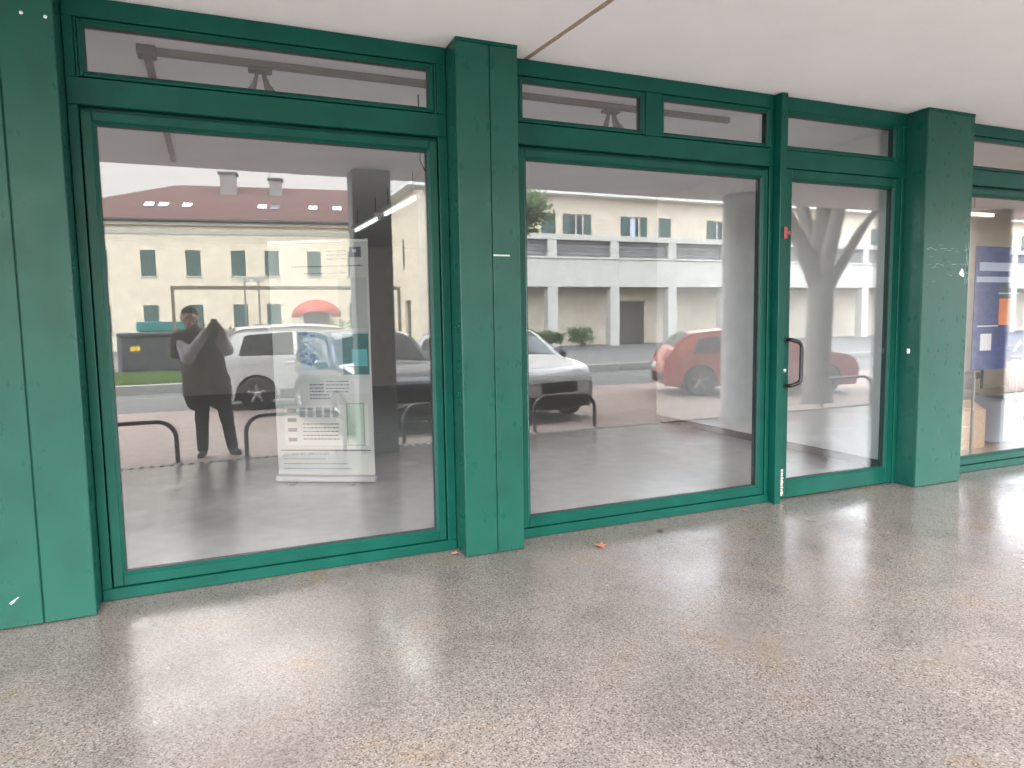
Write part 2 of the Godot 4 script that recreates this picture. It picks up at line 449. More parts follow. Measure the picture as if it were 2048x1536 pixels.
func bay(o: Node3D, x0: float, x1: float, g0: float, g1: float, transoms: Array):
	var e := .003
	pbox(o, "top_rail", M.green, x0 + e, x1 - e, 3.172, CEIL - .002, -.05, .03)
	pbox(o, "middle_rail", M.green, x0 + e, x1 - e, 2.722, 2.862, -.05, .03)
	pbox(o, "sill_rail", M.green, x0 + e, x1 - e, .002, .068, -.05, .034)
	var jl := g0 - .07 - x0
	var jr := x1 - g1 - .07
	for yy in [[.0685, 2.7215], [2.8625, 3.1715]]:
		if jl > .01: pbox(o, "jamb", M.green, x0 + e, x0 + jl - .003, yy[0], yy[1], -.05, .03)
		if jr > .01: pbox(o, "jamb", M.green, x1 - jr + .003, x1 - e, yy[0], yy[1], -.05, .03)
	sash(o, "sash", g0, g1, .149, 2.628, .066, "window_pane", .076)
	grooves(o, x0 + e, x1 - e, 2.69, 2.723)
	grooves(o, x0 + e, x1 - e, .066, .075)
	grooves(o, x0 + jl - .006, x0 + jl + .006, .075, 2.69)
	grooves(o, x1 - jr - .006, x1 - jr + .006, .075, 2.69)
	for i in transoms.size():
		var t = transoms[i]
		sash(o, "transom", t[0], t[1], 2.90, 3.138, .03, "transom_pane")
		var nx: float = (transoms[i + 1][0] - .033) if i + 1 < transoms.size() else x1 - jr
		if nx - t[1] - .033 > .01:
			pbox(o, "transom_post", M.green, t[1] + .033, nx, 2.8628, 3.1712, -.05, .028)
		if i == 0 and t[0] - .033 - (x0 + jl) > .004:
			pbox(o, "transom_post", M.green, x0 + jl, t[0] - .033, 2.8628, 3.1712, -.05, .028)
	grooves(o, x0 + e, x1 - e, 2.861, 2.872)
	grooves(o, x0 + e, x1 - e, 3.166, 3.174)

# ---------------------------------------------------------------- arcade, shop rooms
func arcade():
	var f := sbox("arcade_floor", M.terrazzo, -16, 22, -.25, 0.0, -.06, 3.95)
	# ceiling in two fields with an open joint between them, filled with brown sealant
	var jx := func(z): return 1.985 + .085 * z
	for s in 2:
		var b := MB.new()
		var z0 := -.12; var z1 := 4.2
		var y1 := CEIL + .3
		var a0: float = -16.0 if s == 0 else jx.call(z0) + .042
		var a1: float = -16.0 if s == 0 else jx.call(z1) + .042
		var c0: float = jx.call(z0) if s == 0 else 22.0
		var c1: float = jx.call(z1) if s == 0 else 22.0
		var p := [Vector3(a0, CEIL, z0), Vector3(c0, CEIL, z0), Vector3(c1, CEIL, z1), Vector3(a1, CEIL, z1)]
		var q := []
		for k in p: q.append(Vector3(k.x, y1, k.z))
		b.quad(p[0], p[1], p[2], p[3])
		b.quad(q[3], q[2], q[1], q[0])
		for k in 4: b.quad(q[k], q[(k + 1) % 4], p[(k + 1) % 4], p[k])
		struct("arcade_ceiling", b, M.plaster)
	var b := MB.new()
	for i in 60:
		var za := -.1 + i * .0715
		var zb := za + .0715
		var ya := CEIL + .0035 + .002 * sin(i * 1.7) ; var yb := CEIL + .0035 + .002 * sin((i + 1) * 1.7)
		b.quad(Vector3(jx.call(za) - .002, ya, za), Vector3(jx.call(za) + .044, ya, za), Vector3(jx.call(zb) + .044, yb, zb), Vector3(jx.call(zb) - .002, yb, zb))
	struct("ceiling_joint", b, M.sealant)
	# upper storeys, out of view, added to block light above the arcade
	var o := thing("added_upper_storeys", "unseen upper storeys over the arcade, added to block the light", "building", Vector3(3, CEIL + .3, -3.4))
	pbox(o, "wall", M.stucco_yellow, -19, 19, .004, 3.0, -7.6, 7.6, 0.0)
	var r := MB.new()
	r.quad(Vector3(-19.5, 3.0, 8.1), Vector3(19.5, 3.0, 8.1), Vector3(15, 4.6, 0), Vector3(-15, 4.6, 0))
	r.quad(Vector3(19.5, 3.0, -8.1), Vector3(-19.5, 3.0, -8.1), Vector3(-15, 4.6, 0), Vector3(15, 4.6, 0))
	r.tri(Vector3(19.5, 3.0, 8.1), Vector3(19.5, 3.0, -8.1), Vector3(15, 4.6, 0))
	r.tri(Vector3(-19.5, 3.0, -8.1), Vector3(-19.5, 3.0, 8.1), Vector3(-15, 4.6, 0))
	r.quad(Vector3(-19.5, 3.0, -8.1), Vector3(19.5, 3.0, -8.1), Vector3(19.5, 3.0, 8.1), Vector3(-19.5, 3.0, 8.1))
	put(o, "roof", r, M.roof)
	# walls beyond the bays
	sbox("facade_wall", M.cladding, -16, -3.36, .0, CEIL - .002, -.12, .03)
	sbox("facade_wall", M.cladding, 9.76, 22, .0, CEIL - .002, -.12, .03)
	# room behind the window and the door
	sbox("shop_floor", M.shop_floor, -3.5, 6.06, -.2, -.002, -12.2, -.0605)
	sbox("shop_floor_rear", M.shop_floor, 6.0605, 10.3, -.2, -.002, -12.2, -4.32)
	sbox("shop_ceiling_rear", M.plaster, 6.141, 10.4, CEIL + .02, CEIL + .29, -12.3, -4.301)
	sbox("shop_ceiling", M.plaster, -3.6, 6.14, CEIL + .02, CEIL + .29, -12.3, -.125)
	sbox("shop_wall_right", M.wall, 6.06, 6.20, -.1, CEIL + .019, -4.3, -.055)
	sbox("shop_wall_left", M.wall, -3.64, -3.5, -.1, CEIL + .019, -12.2, -.125)
	sbox("shop_wall_back", M.wall, -3.64, 10.4, -.1, CEIL + .019, -12.34, -12.201)
	var sk := MB.new()
	sk.b2(6.045, 6.0595, -.001, .085, -4.3, -.06, .003)
	struct("skirting_board", sk, M.skirting)
	# next shop
	sbox("next_shop_floor", grained(mat(.42, .33, .25, .35), 1.2, .85, 1.0, .01, 5), 6.201, 10.3, -.2, -.002, -4.2, -.0605)
	sbox("next_shop_ceiling", M.plaster, 6.201, 10.4, CEIL + .02, CEIL + .29, -4.3, -.125)
	sbox("next_shop_wall_back", mat(.64, .59, .54, .8), 6.201, 10.3, -.1, CEIL + .019, -4.31, -4.2)
	sbox("next_shop_wall_right", mat(.64, .59, .54, .8), 10.3, 10.44, -.1, CEIL + .019, -12.2, -.125)
	# arcade piers
	for i in 5:
		var x: float = [-8.9, -3.6, 1.735, 7.15, 12.6][i]
		var lab: String = ["concrete pier at the far left end of the arcade edge", "concrete pier of the arcade edge left of the person", "dark square concrete pier mirrored behind the banner", "round concrete column mirrored in front of the red car", "concrete column at the far right end of the arcade edge"][i]
		var o2 := thing("arcade_column", lab, "column", Vector3(x, 0, 3.80 if i < 3 else 3.66), 0.0, "columns along the arcade edge")
		var c := MB.new()
		if i < 3:
			c.b2(-.225, .225, .002, CEIL - .002, -.145, .145, .012)
		else:
			c.lathe([Vector2(.31, .002), Vector2(.31, CEIL - .002)], 40)
		put(o2, "shaft", c, M.concrete)
		var pl := MB.new()
		if i < 3: pl.b2(-.235, .235, .001, .09, -.15, .149, .008)
		else: pl.lathe([Vector2(.322, .001), Vector2(.322, .085), Vector2(.311, .092)], 40)
		put(o2, "plinth", pl, M.kerb)

func shop_contents():
	# surface track along the ceiling with an arm running back
	var yt := CEIL + .02
	var o := thing("ceiling_track", "dark metal lamp track under the ceiling of the empty shop", "lamp track", Vector3(0, yt, 0))
	pbox(o, "track_rail", mat(.12, .10, .09, .5), -.28, 4.3, -.045, -.001, -.70, -.655, .004)
	pbox(o, "track_arm", mat(.10, .08, .07, .5), -.33, -.285, -.045, -.001, -3.9, -.655, .004)
	pbox(o, "feed_box", mat(.07, .05, .045, .5), -.36, -.25, -.06, -.001, -.74, -.62, .006)
	for i in 2:
		var x: float = [.37, 3.09][i]
		var l := thing("spot_lamp", ["cluster of splayed dark spotlights behind the transom of the large window", "cluster of splayed spotlights behind the transom left of the door"][i], "lamp", Vector3(x, yt - .046, -.68), 0.0, "spotlights on the lamp track")
		pbox(l, "mount_plate", mat(.05, .045, .04, .5), -.075, .075, -.03, -.001, -.04, .04, .006)
		for k in 4:
			var a := PI * .25 + k * PI * .5 + i * .3
			var d := Vector3(cos(a) * .13, -.22, sin(a) * .13)
			var m := MB.new()
			m.tube([Vector3(d.x * .2, -.03, d.z * .2), d * .45 + Vector3(0, -.02, 0), d], [.010, .016, .028], 10)
			var arm := put(l, "spot_arm", m, mat(.16, .15, .15, .4, .4))
			var rim := MB.new()
			rim.tube([d, d * 1.18], [.034, .038], 12)
			put(arm, "spot_head", rim, mat(.2, .19, .18, .4, .4))
	# fluorescent battens hung along the room
	for i in 2:
		var z1: float = [-3.55, -5.35][i]
		var l := thing("fluorescent_batten", ["front one of the two lit fluorescent battens inside the empty shop", "rear one of the two lit fluorescent battens inside the empty shop"][i], "ceiling lamp", Vector3(2.22 - i * .06, 3.0, z1 - .75), 0.04, "fluorescent battens in the empty shop")
		batten(l, 1.5, Color(.93, 1.0, .97), .5, .05)
		for s in [-.55, .55]:
			pbox(l, "hanger_rod", M.steel, -.004, .004, .05, CEIL + .019 - 3.0, s - .004, s + .004, 0.0)
	# loose cable and junction box near the window's upper right corner
	var c := thing("hanging_cable", "dark cable hanging from the shop ceiling near the large window's corner", "cable", Vector3(1.55, yt, -1.0))
	var t := MB.new()
	t.tube([Vector3(0, 0, 0), Vector3(.004, -.25, 0), Vector3(.0, -.5, .01), Vector3(.05, -.6, 0), Vector3(.14, -.58, -.02)], .006, 8)
	put(c, "cable", t, M.black)
	var d := thing("smoke_detector", "small white smoke detector on the ceiling of the empty shop", "smoke detector", Vector3(1.32, yt, -1.7))
	var sm := MB.new()
	sm.lathe([Vector2(0, -.045), Vector2(.035, -.043), Vector2(.05, -.03), Vector2(.058, -.012), Vector2(.058, -.001)], 20)
	put(d, "housing", sm, M.white)
	banner()
	# next shop
	var p := thing("poster_panel", "blue poster panel with an orange card in the next shop's window", "poster", Vector3(7.86, 0, -.5))
	pbox(p, "panel", grained(mat(.02, .05, .24, .35), .5, .7, 1.0, .012, 70), -.42, .42, .92, 2.24, -.012, .0, .002)
	pbox(p, "orange_card", mat(.72, .24, .09, .5), -.015, .215, 1.40, 1.685, .0006, .003, 0.0)
	pbox(p, "price_card", mat(.7, .68, .72, .5), -.30, -.12, 1.13, 1.31, .0006, .003, 0.0)
	pbox(p, "light_strip", mat(.42, .48, .62, .4), -.36, .40, 1.98, 2.07, .0006, .0025, 0.0)
	pbox(p, "light_strip", mat(.42, .48, .62, .4), -.40, .20, 1.86, 1.92, .0006, .0025, 0.0)
	pbox(p, "header_print", mat(.05, .09, .12, .4), -.02, .41, 1.45, 1.84, .0004, .0006, 0.0)
	pbox(p, "caption_line", mat(.6, .6, .6, .5), -.03, .32, 1.735, 1.75, .0008, .003, 0.0)
	pbox(p, "caption_line", mat(.6, .6, .65, .5), -.36, -.02, 1.385, 1.40, .0008, .003, 0.0)
	var bd := MB.new()
	bd.tri(Vector3(.25, 1.10, .002), Vector3(.33, 1.11, .002), Vector3(.30, 1.17, .002))
	bd.tri(Vector3(.27, 1.12, .002), Vector3(.40, 1.235, .002), Vector3(.33, 1.20, .002))
	bd.tri(Vector3(.30, 1.12, .002), Vector3(.40, 1.19, .002), Vector3(.38, 1.235, .002))
	put(p, "bird_emblem", bd, M.white)
	for k in 2: pbox(p, "caption_line", mat(.6, .62, .66, .5), .24, .40 - k * .03, 1.045 - k * .045, 1.06 - k * .045, .0008, .003, 0.0)
	for s in [-.36, .36]:
		pbox(p, "stand_leg", mat(.25, .24, .24, .4, .6), s - .012, s + .012, .0, .92, -.02, .004, .002)
	var cb := thing("cardboard_box", "beige cardboard box on the next shop's floor", "box", Vector3(7.72, -.002, -.98))
	var bm := grained(mat(.52, .37, .25, .8), .5, .85, 1.0, .02, 5)
	pbox(cb, "carton", bm, -.34, .34, .0, .44, -.26, .26, .004)
	for s in [-1, 1]:
		var fl := MB.new()
		fl.box(Vector3.ZERO, Vector3(.66, .006, .2), 0.0, Transform3D(Basis(Vector3.RIGHT, s * .5), Vector3(0, .485, s * .17)))
		put(cb, "flap", fl, bm)
	var cab := thing("grey_cabinet", "low grey cabinet beside the cardboard box in the next shop", "cabinet", Vector3(8.72, -.002, -.95))
	var gm := mat(.30, .33, .40, .4)
	pbox(cab, "carcass", gm, -.42, .42, .03, .56, -.25, .25, .006)
	pbox(cab, "top_board", mat(.24, .22, .20, .5), -.45, .45, .561, .60, -.28, .28, .004)
	for s in [-1, 1]:
		pbox(cab, "cabinet_door", mat(.33, .36, .43, .4), minf(s * .01, s * .405), maxf(s * .01, s * .405), .05, .54, .2505, .268, .004)
		pbox(cab, "knob", M.steel, s * .05 - .01, s * .05 + .01, .28, .34, .2685, .285, .003)
	var bk := thing("display_bench", "brown display bench behind the blue poster in the next shop", "bench", Vector3(8.5, -.002, -2.0))
	pbox(bk, "bench_top", grained(mat(.17, .12, .08, .5), .6, .7, 1.0, .02, 5), -.9, .9, .66, .74, -.35, .35, .006)
	for s in [-.8, .8]: pbox(bk, "bench_leg", mat(.2, .18, .16, .5), s - .04, s + .04, .0, .6595, -.3, .3, .004)
	var wb := thing("white_carton", "white carton standing on the brown display bench", "box", Vector3(8.15, .7385, -1.95))
	pbox(wb, "carton", M.white, -.16, .16, .0, .32, -.14, .14, .004)
	pbox(wb, "lid", mat(.7, .69, .66, .5), -.165, .165, .3205, .35, -.145, .145, .003)
	var fr := thing("black_frame", "black framed board standing in the next shop", "frame", Vector3(8.95, -.002, -1.2))
	ring(fr, "frame", M.black, -.3, .3, .95, 1.55, .04, .04, .04, .04, -.02, .02, .003)
	pbox(fr, "board", mat(.4, .36, .26, .7), -.2995, .2995, .9505, 1.5495, -.012, -.004, 0.0)
	for s in [-.25, .25]: pbox(fr, "stand_leg", M.black, s - .012, s + .012, .0, .9095, -.012, .012, .002)
	for i in 2:
		var l := thing("fluorescent_batten", ["lit batten nearer the window in the next shop", "lit batten at the back of the next shop"][i], "ceiling lamp", Vector3(8.6, 2.86, [-1.9, -3.2][i]), PI / 2 - .06, "fluorescent battens in the next shop")
		batten(l, 2.4, Color(1, .94, .84), .8, .06)
		for s in [-.8, .8]:
			pbox(l, "hanger_rod", M.steel, -.004, .004, .05, CEIL + .019 - 2.86, s - .004, s + .004, 0.0)

func batten(l: Node3D, length: float, col: Color, glow: float, energy: float):
	pbox(l, "body", M.white, -.06, .06, .0, .05, -length / 2, length / 2, .006)
	var m := StandardMaterial3D.new()
	m.albedo_color = Color(.8, .8, .8); m.emission_enabled = true; m.emission = col; m.emission_energy_multiplier = glow * .3
	var t := MB.new()
	t.tube([Vector3(0, -.02, -length / 2 + .05), Vector3(0, -.02, length / 2 - .05)], .019, 12)
	put(l, "lamp_tube", t, m)
	for s in [-1, 1]: pbox(l, "lamp_holder", M.white, -.02, .02, -.042, -.0005, s * (length / 2 - .03) - .018, s * (length / 2 - .03) + .018, .003)
	var a := AreaLight3D.new()
	a.name = "batten_light"
	a.area_size = Vector2(.06, length - .1)
	a.light_color = col; a.light_energy = energy; a.shadow_enabled = true
	a.position = Vector3(0, -.045, 0)
	a.rotation.x = -PI / 2
	l.add_child(a)

func banner():
	# roll-up banner, print computed as flat artwork
	var w := 256; var h := 608
	var im := Image.create(w, h, false, Image.FORMAT_RGB8)
	im.fill(Color(.70, .72, .70))
	var dash := func(x, y, ww, c):
		var px: int = x
		while px < x + ww:
			var n := rng.randi_range(3, 9)
			im.fill_rect(Rect2i(px, y, mini(n, x + ww - px), 3), c)
			px += n + 2
	var ink := Color(.22, .24, .26)
	im.fill_rect(Rect2i(208, 14, 30, 26), Color(.28, .32, .36))
	im.fill_rect(Rect2i(216, 20, 10, 8), Color(.75, .77, .76))
	for k in 3: dash.call(150, 22 + k * 10, 50, Color(.3, .32, .34))
	dash.call(60, 60, 180, ink); dash.call(90, 78, 110, Color(.4, .42, .44))
	im.fill_rect(Rect2i(176, 92, 74, 130), Color(.62, .66, .65))
	im.fill_rect(Rect2i(70, 230, 180, 100), Color(.58, .68, .72))
	im.fill_rect(Rect2i(182, 236, 68, 106), Color(.09, .40, .40))
	im.fill_rect(Rect2i(206, 276, 40, 44), Color(.32, .66, .70))
	for k in 40:
		var cc := Color(.35, .48, .66).lerp(Color(.7, .78, .84), rng.randf())
		im.fill_rect(Rect2i(66 + rng.randi_range(0, 50), 226 + rng.randi_range(0, 90), rng.randi_range(4, 14), rng.randi_range(4, 12)), cc)
	for k in 5: dash.call(92, 366 + k * 9, 52 + rng.randi_range(-6, 10), ink)
	im.fill_rect(Rect2i(130, 352, 120, 40), Color(.74, .76, .75))
	for k in 4: dash.call(136, 358 + k * 9, 60, Color(.38, .4, .42))
	im.fill_rect(Rect2i(20, 420, 226, 110), Color(.70, .73, .70))
	im.fill_rect(Rect2i(22, 422, 222, 106), Color(.76, .78, .75))
	for k in 4: im.fill_rect(Rect2i(30, 430 + k * 26, 24, 10), Color(.40, .42, .42))
	for k in 5: im.fill_rect(Rect2i(62 + k * 22, 428, 15, 26), Color(.56, .60, .60))
	for k in 5: dash.call(70, 470 + k * 10, 96, Color(.30, .34, .38))
	im.fill_rect(Rect2i(186, 416, 48, 114), Color(.52, .60, .55))
	im.fill_rect(Rect2i(190, 420, 40, 106), Color(.64, .72, .66))
	im.fill_rect(Rect2i(8, 540, 240, 3), ink)
	for k in 4: dash.call(16, 550 + k * 13, 150 + rng.randi_range(-40, 70), Color(.46, .50, .54))
	var m := StandardMaterial3D.new()
	m.albedo_texture = ImageTexture.create_from_image(im); m.roughness = .45
	var o := thing("roll_up_banner", "pale printed roll-up banner standing inside the large shop window", "banner", Vector3(.93, -.001, -2.40), -.50)
	var q := MB.new()
	q.quad_uv(Vector3(-.48, .075, .004), Vector3(.48, .075, .004), Vector3(.485, 2.30, -.004), Vector3(-.485, 2.30, -.004))
	put(o, "printed_sheet", q, m)
	pbox(o, "sheet_back", mat(.6, .6, .58, .7), -.48, .48, .07, 2.295, -.012, -.006, 0.0)
	pbox(o, "base_cassette", mat(.5, .5, .5, .35, .7), -.50, .50, .012, .08, -.06, .05, .012)
	pbox(o, "top_bar", mat(.5, .5, .5, .35, .7), -.49, .49, 2.292, 2.32, -.016, .010, .004)
	for s in [-.3, .3]: pbox(o, "foot", mat(.1, .1, .1, .5), s - .02, s + .02, .0, .014, -.16, .13, .003)
	pbox(o, "support_pole", mat(.4, .4, .4, .4, .7), -.008, .008, .07, 2.27, -.032, -.016, .002)

# ---------------------------------------------------------------- street
func street():
	sbox("ground", M.ground, -200, 240, -.8, -.2, 3.0, 260)
	var rd := MB.new()
	var prof := [Vector2(4.105, -.4), Vector2(4.105, -.008), Vector2(4.5, -.03), Vector2(5.4, -.115), Vector2(7.0, -.135), Vector2(10.6, -.14), Vector2(10.6, -.4)]
	for i in prof.size() - 1:
		var p: Vector2 = prof[i]; var q: Vector2 = prof[i + 1]
		rd.quad(Vector3(130, p.y, p.x), Vector3(-60, p.y, p.x), Vector3(-60, q.y, q.x), Vector3(130, q.y, q.x))
	struct("road", rd, M.paving)
	sbox("side_road", M.asphalt, -60, 130, -.4, -.14, 10.601, 14.6)
	sbox("pavement", M.kerb, -60, 130, -.3, .08, 14.601, 14.9)
	sbox("lawn", M.grass, -60, 9, -.3, .07, 14.901, 19.6)
	sbox("parking_ground", M.asphalt, -60, 130, -.3, -.02, 19.601, 43)
	sbox("forecourt", M.asphalt, 9.001, 130, -.3, -.014, 14.901, 19.6)
	# grass blades
	var mm := MultiMesh.new()
	mm.transform_format = MultiMesh.TRANSFORM_3D
	var bl := MB.new()
	bl.tri(Vector3(-.012, 0, 0), Vector3(.012, 0, 0), Vector3(.004, .11, .02))
	bl.tri(Vector3(0, 0, -.012), Vector3(0, 0, .012), Vector3(.02, .09, -.006))
	mm.mesh = bl.mesh()
	mm.instance_count = 9000
	for i in 9000:
		var p := Vector3(rng.randf_range(-7, 1.5), .068, rng.randf_range(14.95, 19.5))
		mm.set_instance_transform(i, Transform3D(Basis(Vector3.UP, rng.randf() * TAU).scaled(Vector3.ONE * rng.randf_range(.6, 1.5)), p))
	var g := MultiMeshInstance3D.new()
	g.name = "grass"
	g.multimesh = mm
	g.material_override = M.grass
	add_child(g)
	tag(g, "strip of short grass across the street", "grass")
	g.set_meta("kind", "stuff")
	# drain channel along the arcade edge
	var dr := thing("drain_channel", "slotted steel drain channel set along the arcade edge", "drain", Vector3(0, -.06, 4.028))
	pbox(dr, "frame_bar", M.steel, -4, 6, .0, .052, -.074, -.062, .002)
	pbox(dr, "frame_bar", M.steel, -4, 6, .0, .052, .062, .074, .002)
	pbox(dr, "channel_floor", M.black, -4, 6, .0, .006, -.0615, .0615, 0.0)
	for k in 100:
		pbox(dr, "grate_bar", M.kerb, -3.99 + k * .1, -3.99 + k * .1 + .055, .03, .051, -.0615, .0615, .002)
	# hoops
	var spans := [[-1.62, -.46], [.28, 1.42], [2.17, 3.32], [4.02, 4.97], [9.36, 10.5]]
	var labs := ["steel hoop barrier left of the mirrored person", "steel hoop barrier right of the mirrored person, half behind the banner", "steel hoop barrier in front of the dark car", "steel hoop barrier in front of the silver car", "steel hoop barrier beside the tree trunk"]
	for i in 5:
		var x0: float = spans[i][0]; var x1: float = spans[i][1]
		var o := thing("hoop_barrier", labs[i], "barrier", Vector3((x0 + x1) / 2, -.015, 4.24), 0.0, "hoop barriers along the arcade edge")
		var hw := (x1 - x0) / 2
		var pts := [Vector3(-hw, 0, 0), Vector3(-hw, .15, 0), Vector3(-hw, .28, 0)]
		for k in range(1, 9):
			var a := PI / 2 * k / 8
			pts.append(Vector3(-hw + .2 - .2 * cos(a), .28 + .2 * sin(a), 0))
		var back := pts.duplicate(); back.reverse()
		for p in back: pts.append(Vector3(-p.x, p.y, 0))
		var m := MB.new()
		m.tube(pts, .026, 12)
		put(o, "hoop_tube", m, M.steel)
		for s in [-hw, hw]:
			var fm := MB.new()
			fm.lathe([Vector2(.026, .012), Vector2(.05, .010), Vector2(.055, .0)], 16, Transform3D(Basis(), Vector3(s, 0, 0)))
			put(o, "base_flange", fm, M.steel)

func leaf_mass(c: Vector3, r: Vector3, count: int, size: float, mb: MB, clumps := 24):
	var cs := []
	for i in clumps:
		var d := Vector3(rng.randfn(), rng.randfn(), rng.randfn()).normalized() * pow(rng.randf(), .4)
		cs.append(c + d * r * .8)
	for i in count:
		var k: Vector3 = cs[rng.randi() % clumps]
		var p := k + Vector3(rng.randfn(), rng.randfn() * .8, rng.randfn()) * r * .17
		var b := Basis.from_euler(Vector3(rng.randf_range(-1.2, 1.2), rng.randf() * TAU, rng.randf_range(-1, 1))).scaled(Vector3.ONE * size * rng.randf_range(.6, 1.3))
		var a1: Vector3 = p + b * Vector3(0, 0, -.5); var a2: Vector3 = p + b * Vector3(.28, .05, 0)
		var a3: Vector3 = p + b * Vector3(0, -.05, .5); var a4: Vector3 = p + b * Vector3(-.28, .05, 0)
		mb.quad(a1, a4, a3, a2)

func tree(at: Vector3, h: float, r0: float, crown_c: Vector3, crown_r: Vector3, label: String, count: int, forks: Array):
	var o := thing("street_tree", label, "tree", at)
	var t := MB.new()
	t.tube([Vector3(0, -.05, 0), Vector3(.02, .15, 0), Vector3(.0, h * .3, .02), Vector3(.04, h * .65, 0), Vector3(.02, h, .02), Vector3(.1, h + 1.4, 0)], [r0 * 1.35, r0 * 1.1, r0, r0 * .98, r0 * .9, r0 * .4], 16)
	put(o, "trunk", t, M.bark)
	for f in forks:
		var l := MB.new()
		l.tube([f[0], f[0].lerp(f[1], .35) + Vector3(0, .05, 0), f[0].lerp(f[1], .7) + Vector3(0, .02, .05), f[1]], [f[2], f[2] * .85, f[2] * .7, f[2] * .35], 10)
		put(o, "limb", l, M.bark)
	var m := MB.new()
	leaf_mass(crown_c, crown_r, count, .16, m, 40)
	put(o, "crown", m, M.leaf)

func street_things():
	tree(Vector3(10.15, -.09, 5.1), 2.6, .23, Vector3(.4, 5.6, .4), Vector3(2.2, 1.3, 2.2), "forked tree trunk mirrored in the glass door in front of the red car", 9000,
		[[Vector3(.12, 2.0, 0), Vector3(1.3, 3.6, -.1), .12], [Vector3(-.05, 2.2, 0), Vector3(-1.1, 4.2, .2), .17], [Vector3(.05, 2.4, .1), Vector3(.3, 4.6, 1.0), .15], [Vector3(.0, 2.4, -.1), Vector3(-.1, 4.8, -.9), .14]])
	tree(Vector3(7.55, -.14, 14.2), 2.6, .11, Vector3(.35, 4.75, 0), Vector3(1.35, .75, 1.2), "small leafy tree mirrored at the left edge of the window by the door", 5000,
		[[Vector3(0, 2.2, 0), Vector3(.9, 4.2, .1), .05], [Vector3(0, 2.3, 0), Vector3(-.7, 4.3, .2), .05]])
	# hedge
	var o := thing("clipped_hedge", "low clipped green hedge mirrored above the white car", "hedge", Vector3(3.0, -.02, 24.5))
	var m := MB.new()
	for i in 14:
		leaf_mass(Vector3(-3.4 + i * .5, .95, 0), Vector3(.45, .75, .4), 420, .13, m, 14)
	put(o, "foliage", m, M.leaf)
	for i in 7:
		var s := MB.new()
		s.tube([Vector3(-3.2 + i * 1.05, 0, 0), Vector3(-3.15 + i * 1.05, .9, 0)], [.03, .015], 6)
		put(o, "stem", s, M.bark)
	# waste containers
	o = thing("waste_container", "dark grey waste container with a yellow sticker, mirrored left of the person", "waste container", Vector3(-1.45, .07, 19.3))
	var dk := mat(.045, .048, .055, .5)
	pbox(o, "bin_body", dk, -1.15, 1.15, .12, 1.12, -.5, .5, .03)
	pbox(o, "bin_lid", mat(.03, .032, .037, .5), -1.2, 1.2, 1.121, 1.26, -.55, .55, .04)
	pbox(o, "corner_post", mat(.12, .12, .125, .5), -1.19, -1.08, .1, 1.115, -.53, -.505, .006)
	pbox(o, "corner_post", mat(.12, .12, .125, .5), 1.08, 1.19, .1, 1.115, -.53, -.505, .006)
	pbox(o, "sticker", mat(.75, .45, .03, .5), -.86, -.60, .72, .86, -.504, -.5005, 0.0)
	for x in [-.95, .95]:
		for z in [-.38, .38]:
			var w := MB.new()
			w.lathe([Vector2(0, -.025), Vector2(.06, -.025), Vector2(.065, 0), Vector2(.06, .025), Vector2(0, .025)], 12, Transform3D(Basis(Vector3.BACK, PI / 2), Vector3(x, .065, z)))
			put(o, "wheel", w, M.rubber)
	o = thing("waste_container", "teal recycling container behind the dark grey one", "waste container", Vector3(-1.5, -.02, 22.4))
	var tl := mat(.03, .22, .20, .5)
	pbox(o, "bin_body", tl, -.85, .85, .1, 1.35, -.45, .45, .04)
	pbox(o, "bin_lid", mat(.025, .18, .165, .5), -.9, .9, 1.351, 1.68, -.5, .5, .03)
	for x in [-.7, .7]:
		for z in [-.33, .33]:
			var w := MB.new()
			w.lathe([Vector2(0, -.025), Vector2(.055, -.025), Vector2(.055, .025), Vector2(0, .025)], 12, Transform3D(Basis(Vector3.BACK, PI / 2), Vector3(x, .055, z)))
			put(o, "wheel", w, M.rubber)
	# height barrier over the car park entrance
	o = thing("height_barrier", "brown steel height-limit frame mirrored behind the white car", "barrier", Vector3(1.5, -.02, 19.9))
	var bs := mat(.16, .125, .085, .6)
	pbox(o, "cross_beam", bs, -2.7, 4.6, 2.66, 2.78, -.06, .06, .01)
	pbox(o, "upright", bs, -2.7, -2.6, .0, 2.6595, -.05, .05, .01)
	pbox(o, "upright", bs, 4.5, 4.6, .0, 2.6595, -.05, .05, .01)
	for i in 2:
		var x: float = [1.08, 1.55][i]
		o = thing("signpost", ["thin grey post left of its twin behind the height barrier", "thin grey post right of its twin behind the height barrier"][i], "post", Vector3(x, -.02, 22.6), 0.0, "thin posts behind the height barrier")
		var p := MB.new()
		p.tube([Vector3(0, 0, 0), Vector3(0, 3.25, 0)], .035, 10)
		put(o, "pole", p, mat(.22, .21, .19, .5, .3))
		pbox(o, "sign_plate", mat(.4, .38, .34, .5), -.22, .22, 3.05 + i * .02, 3.25, -.045, -.036, .003)

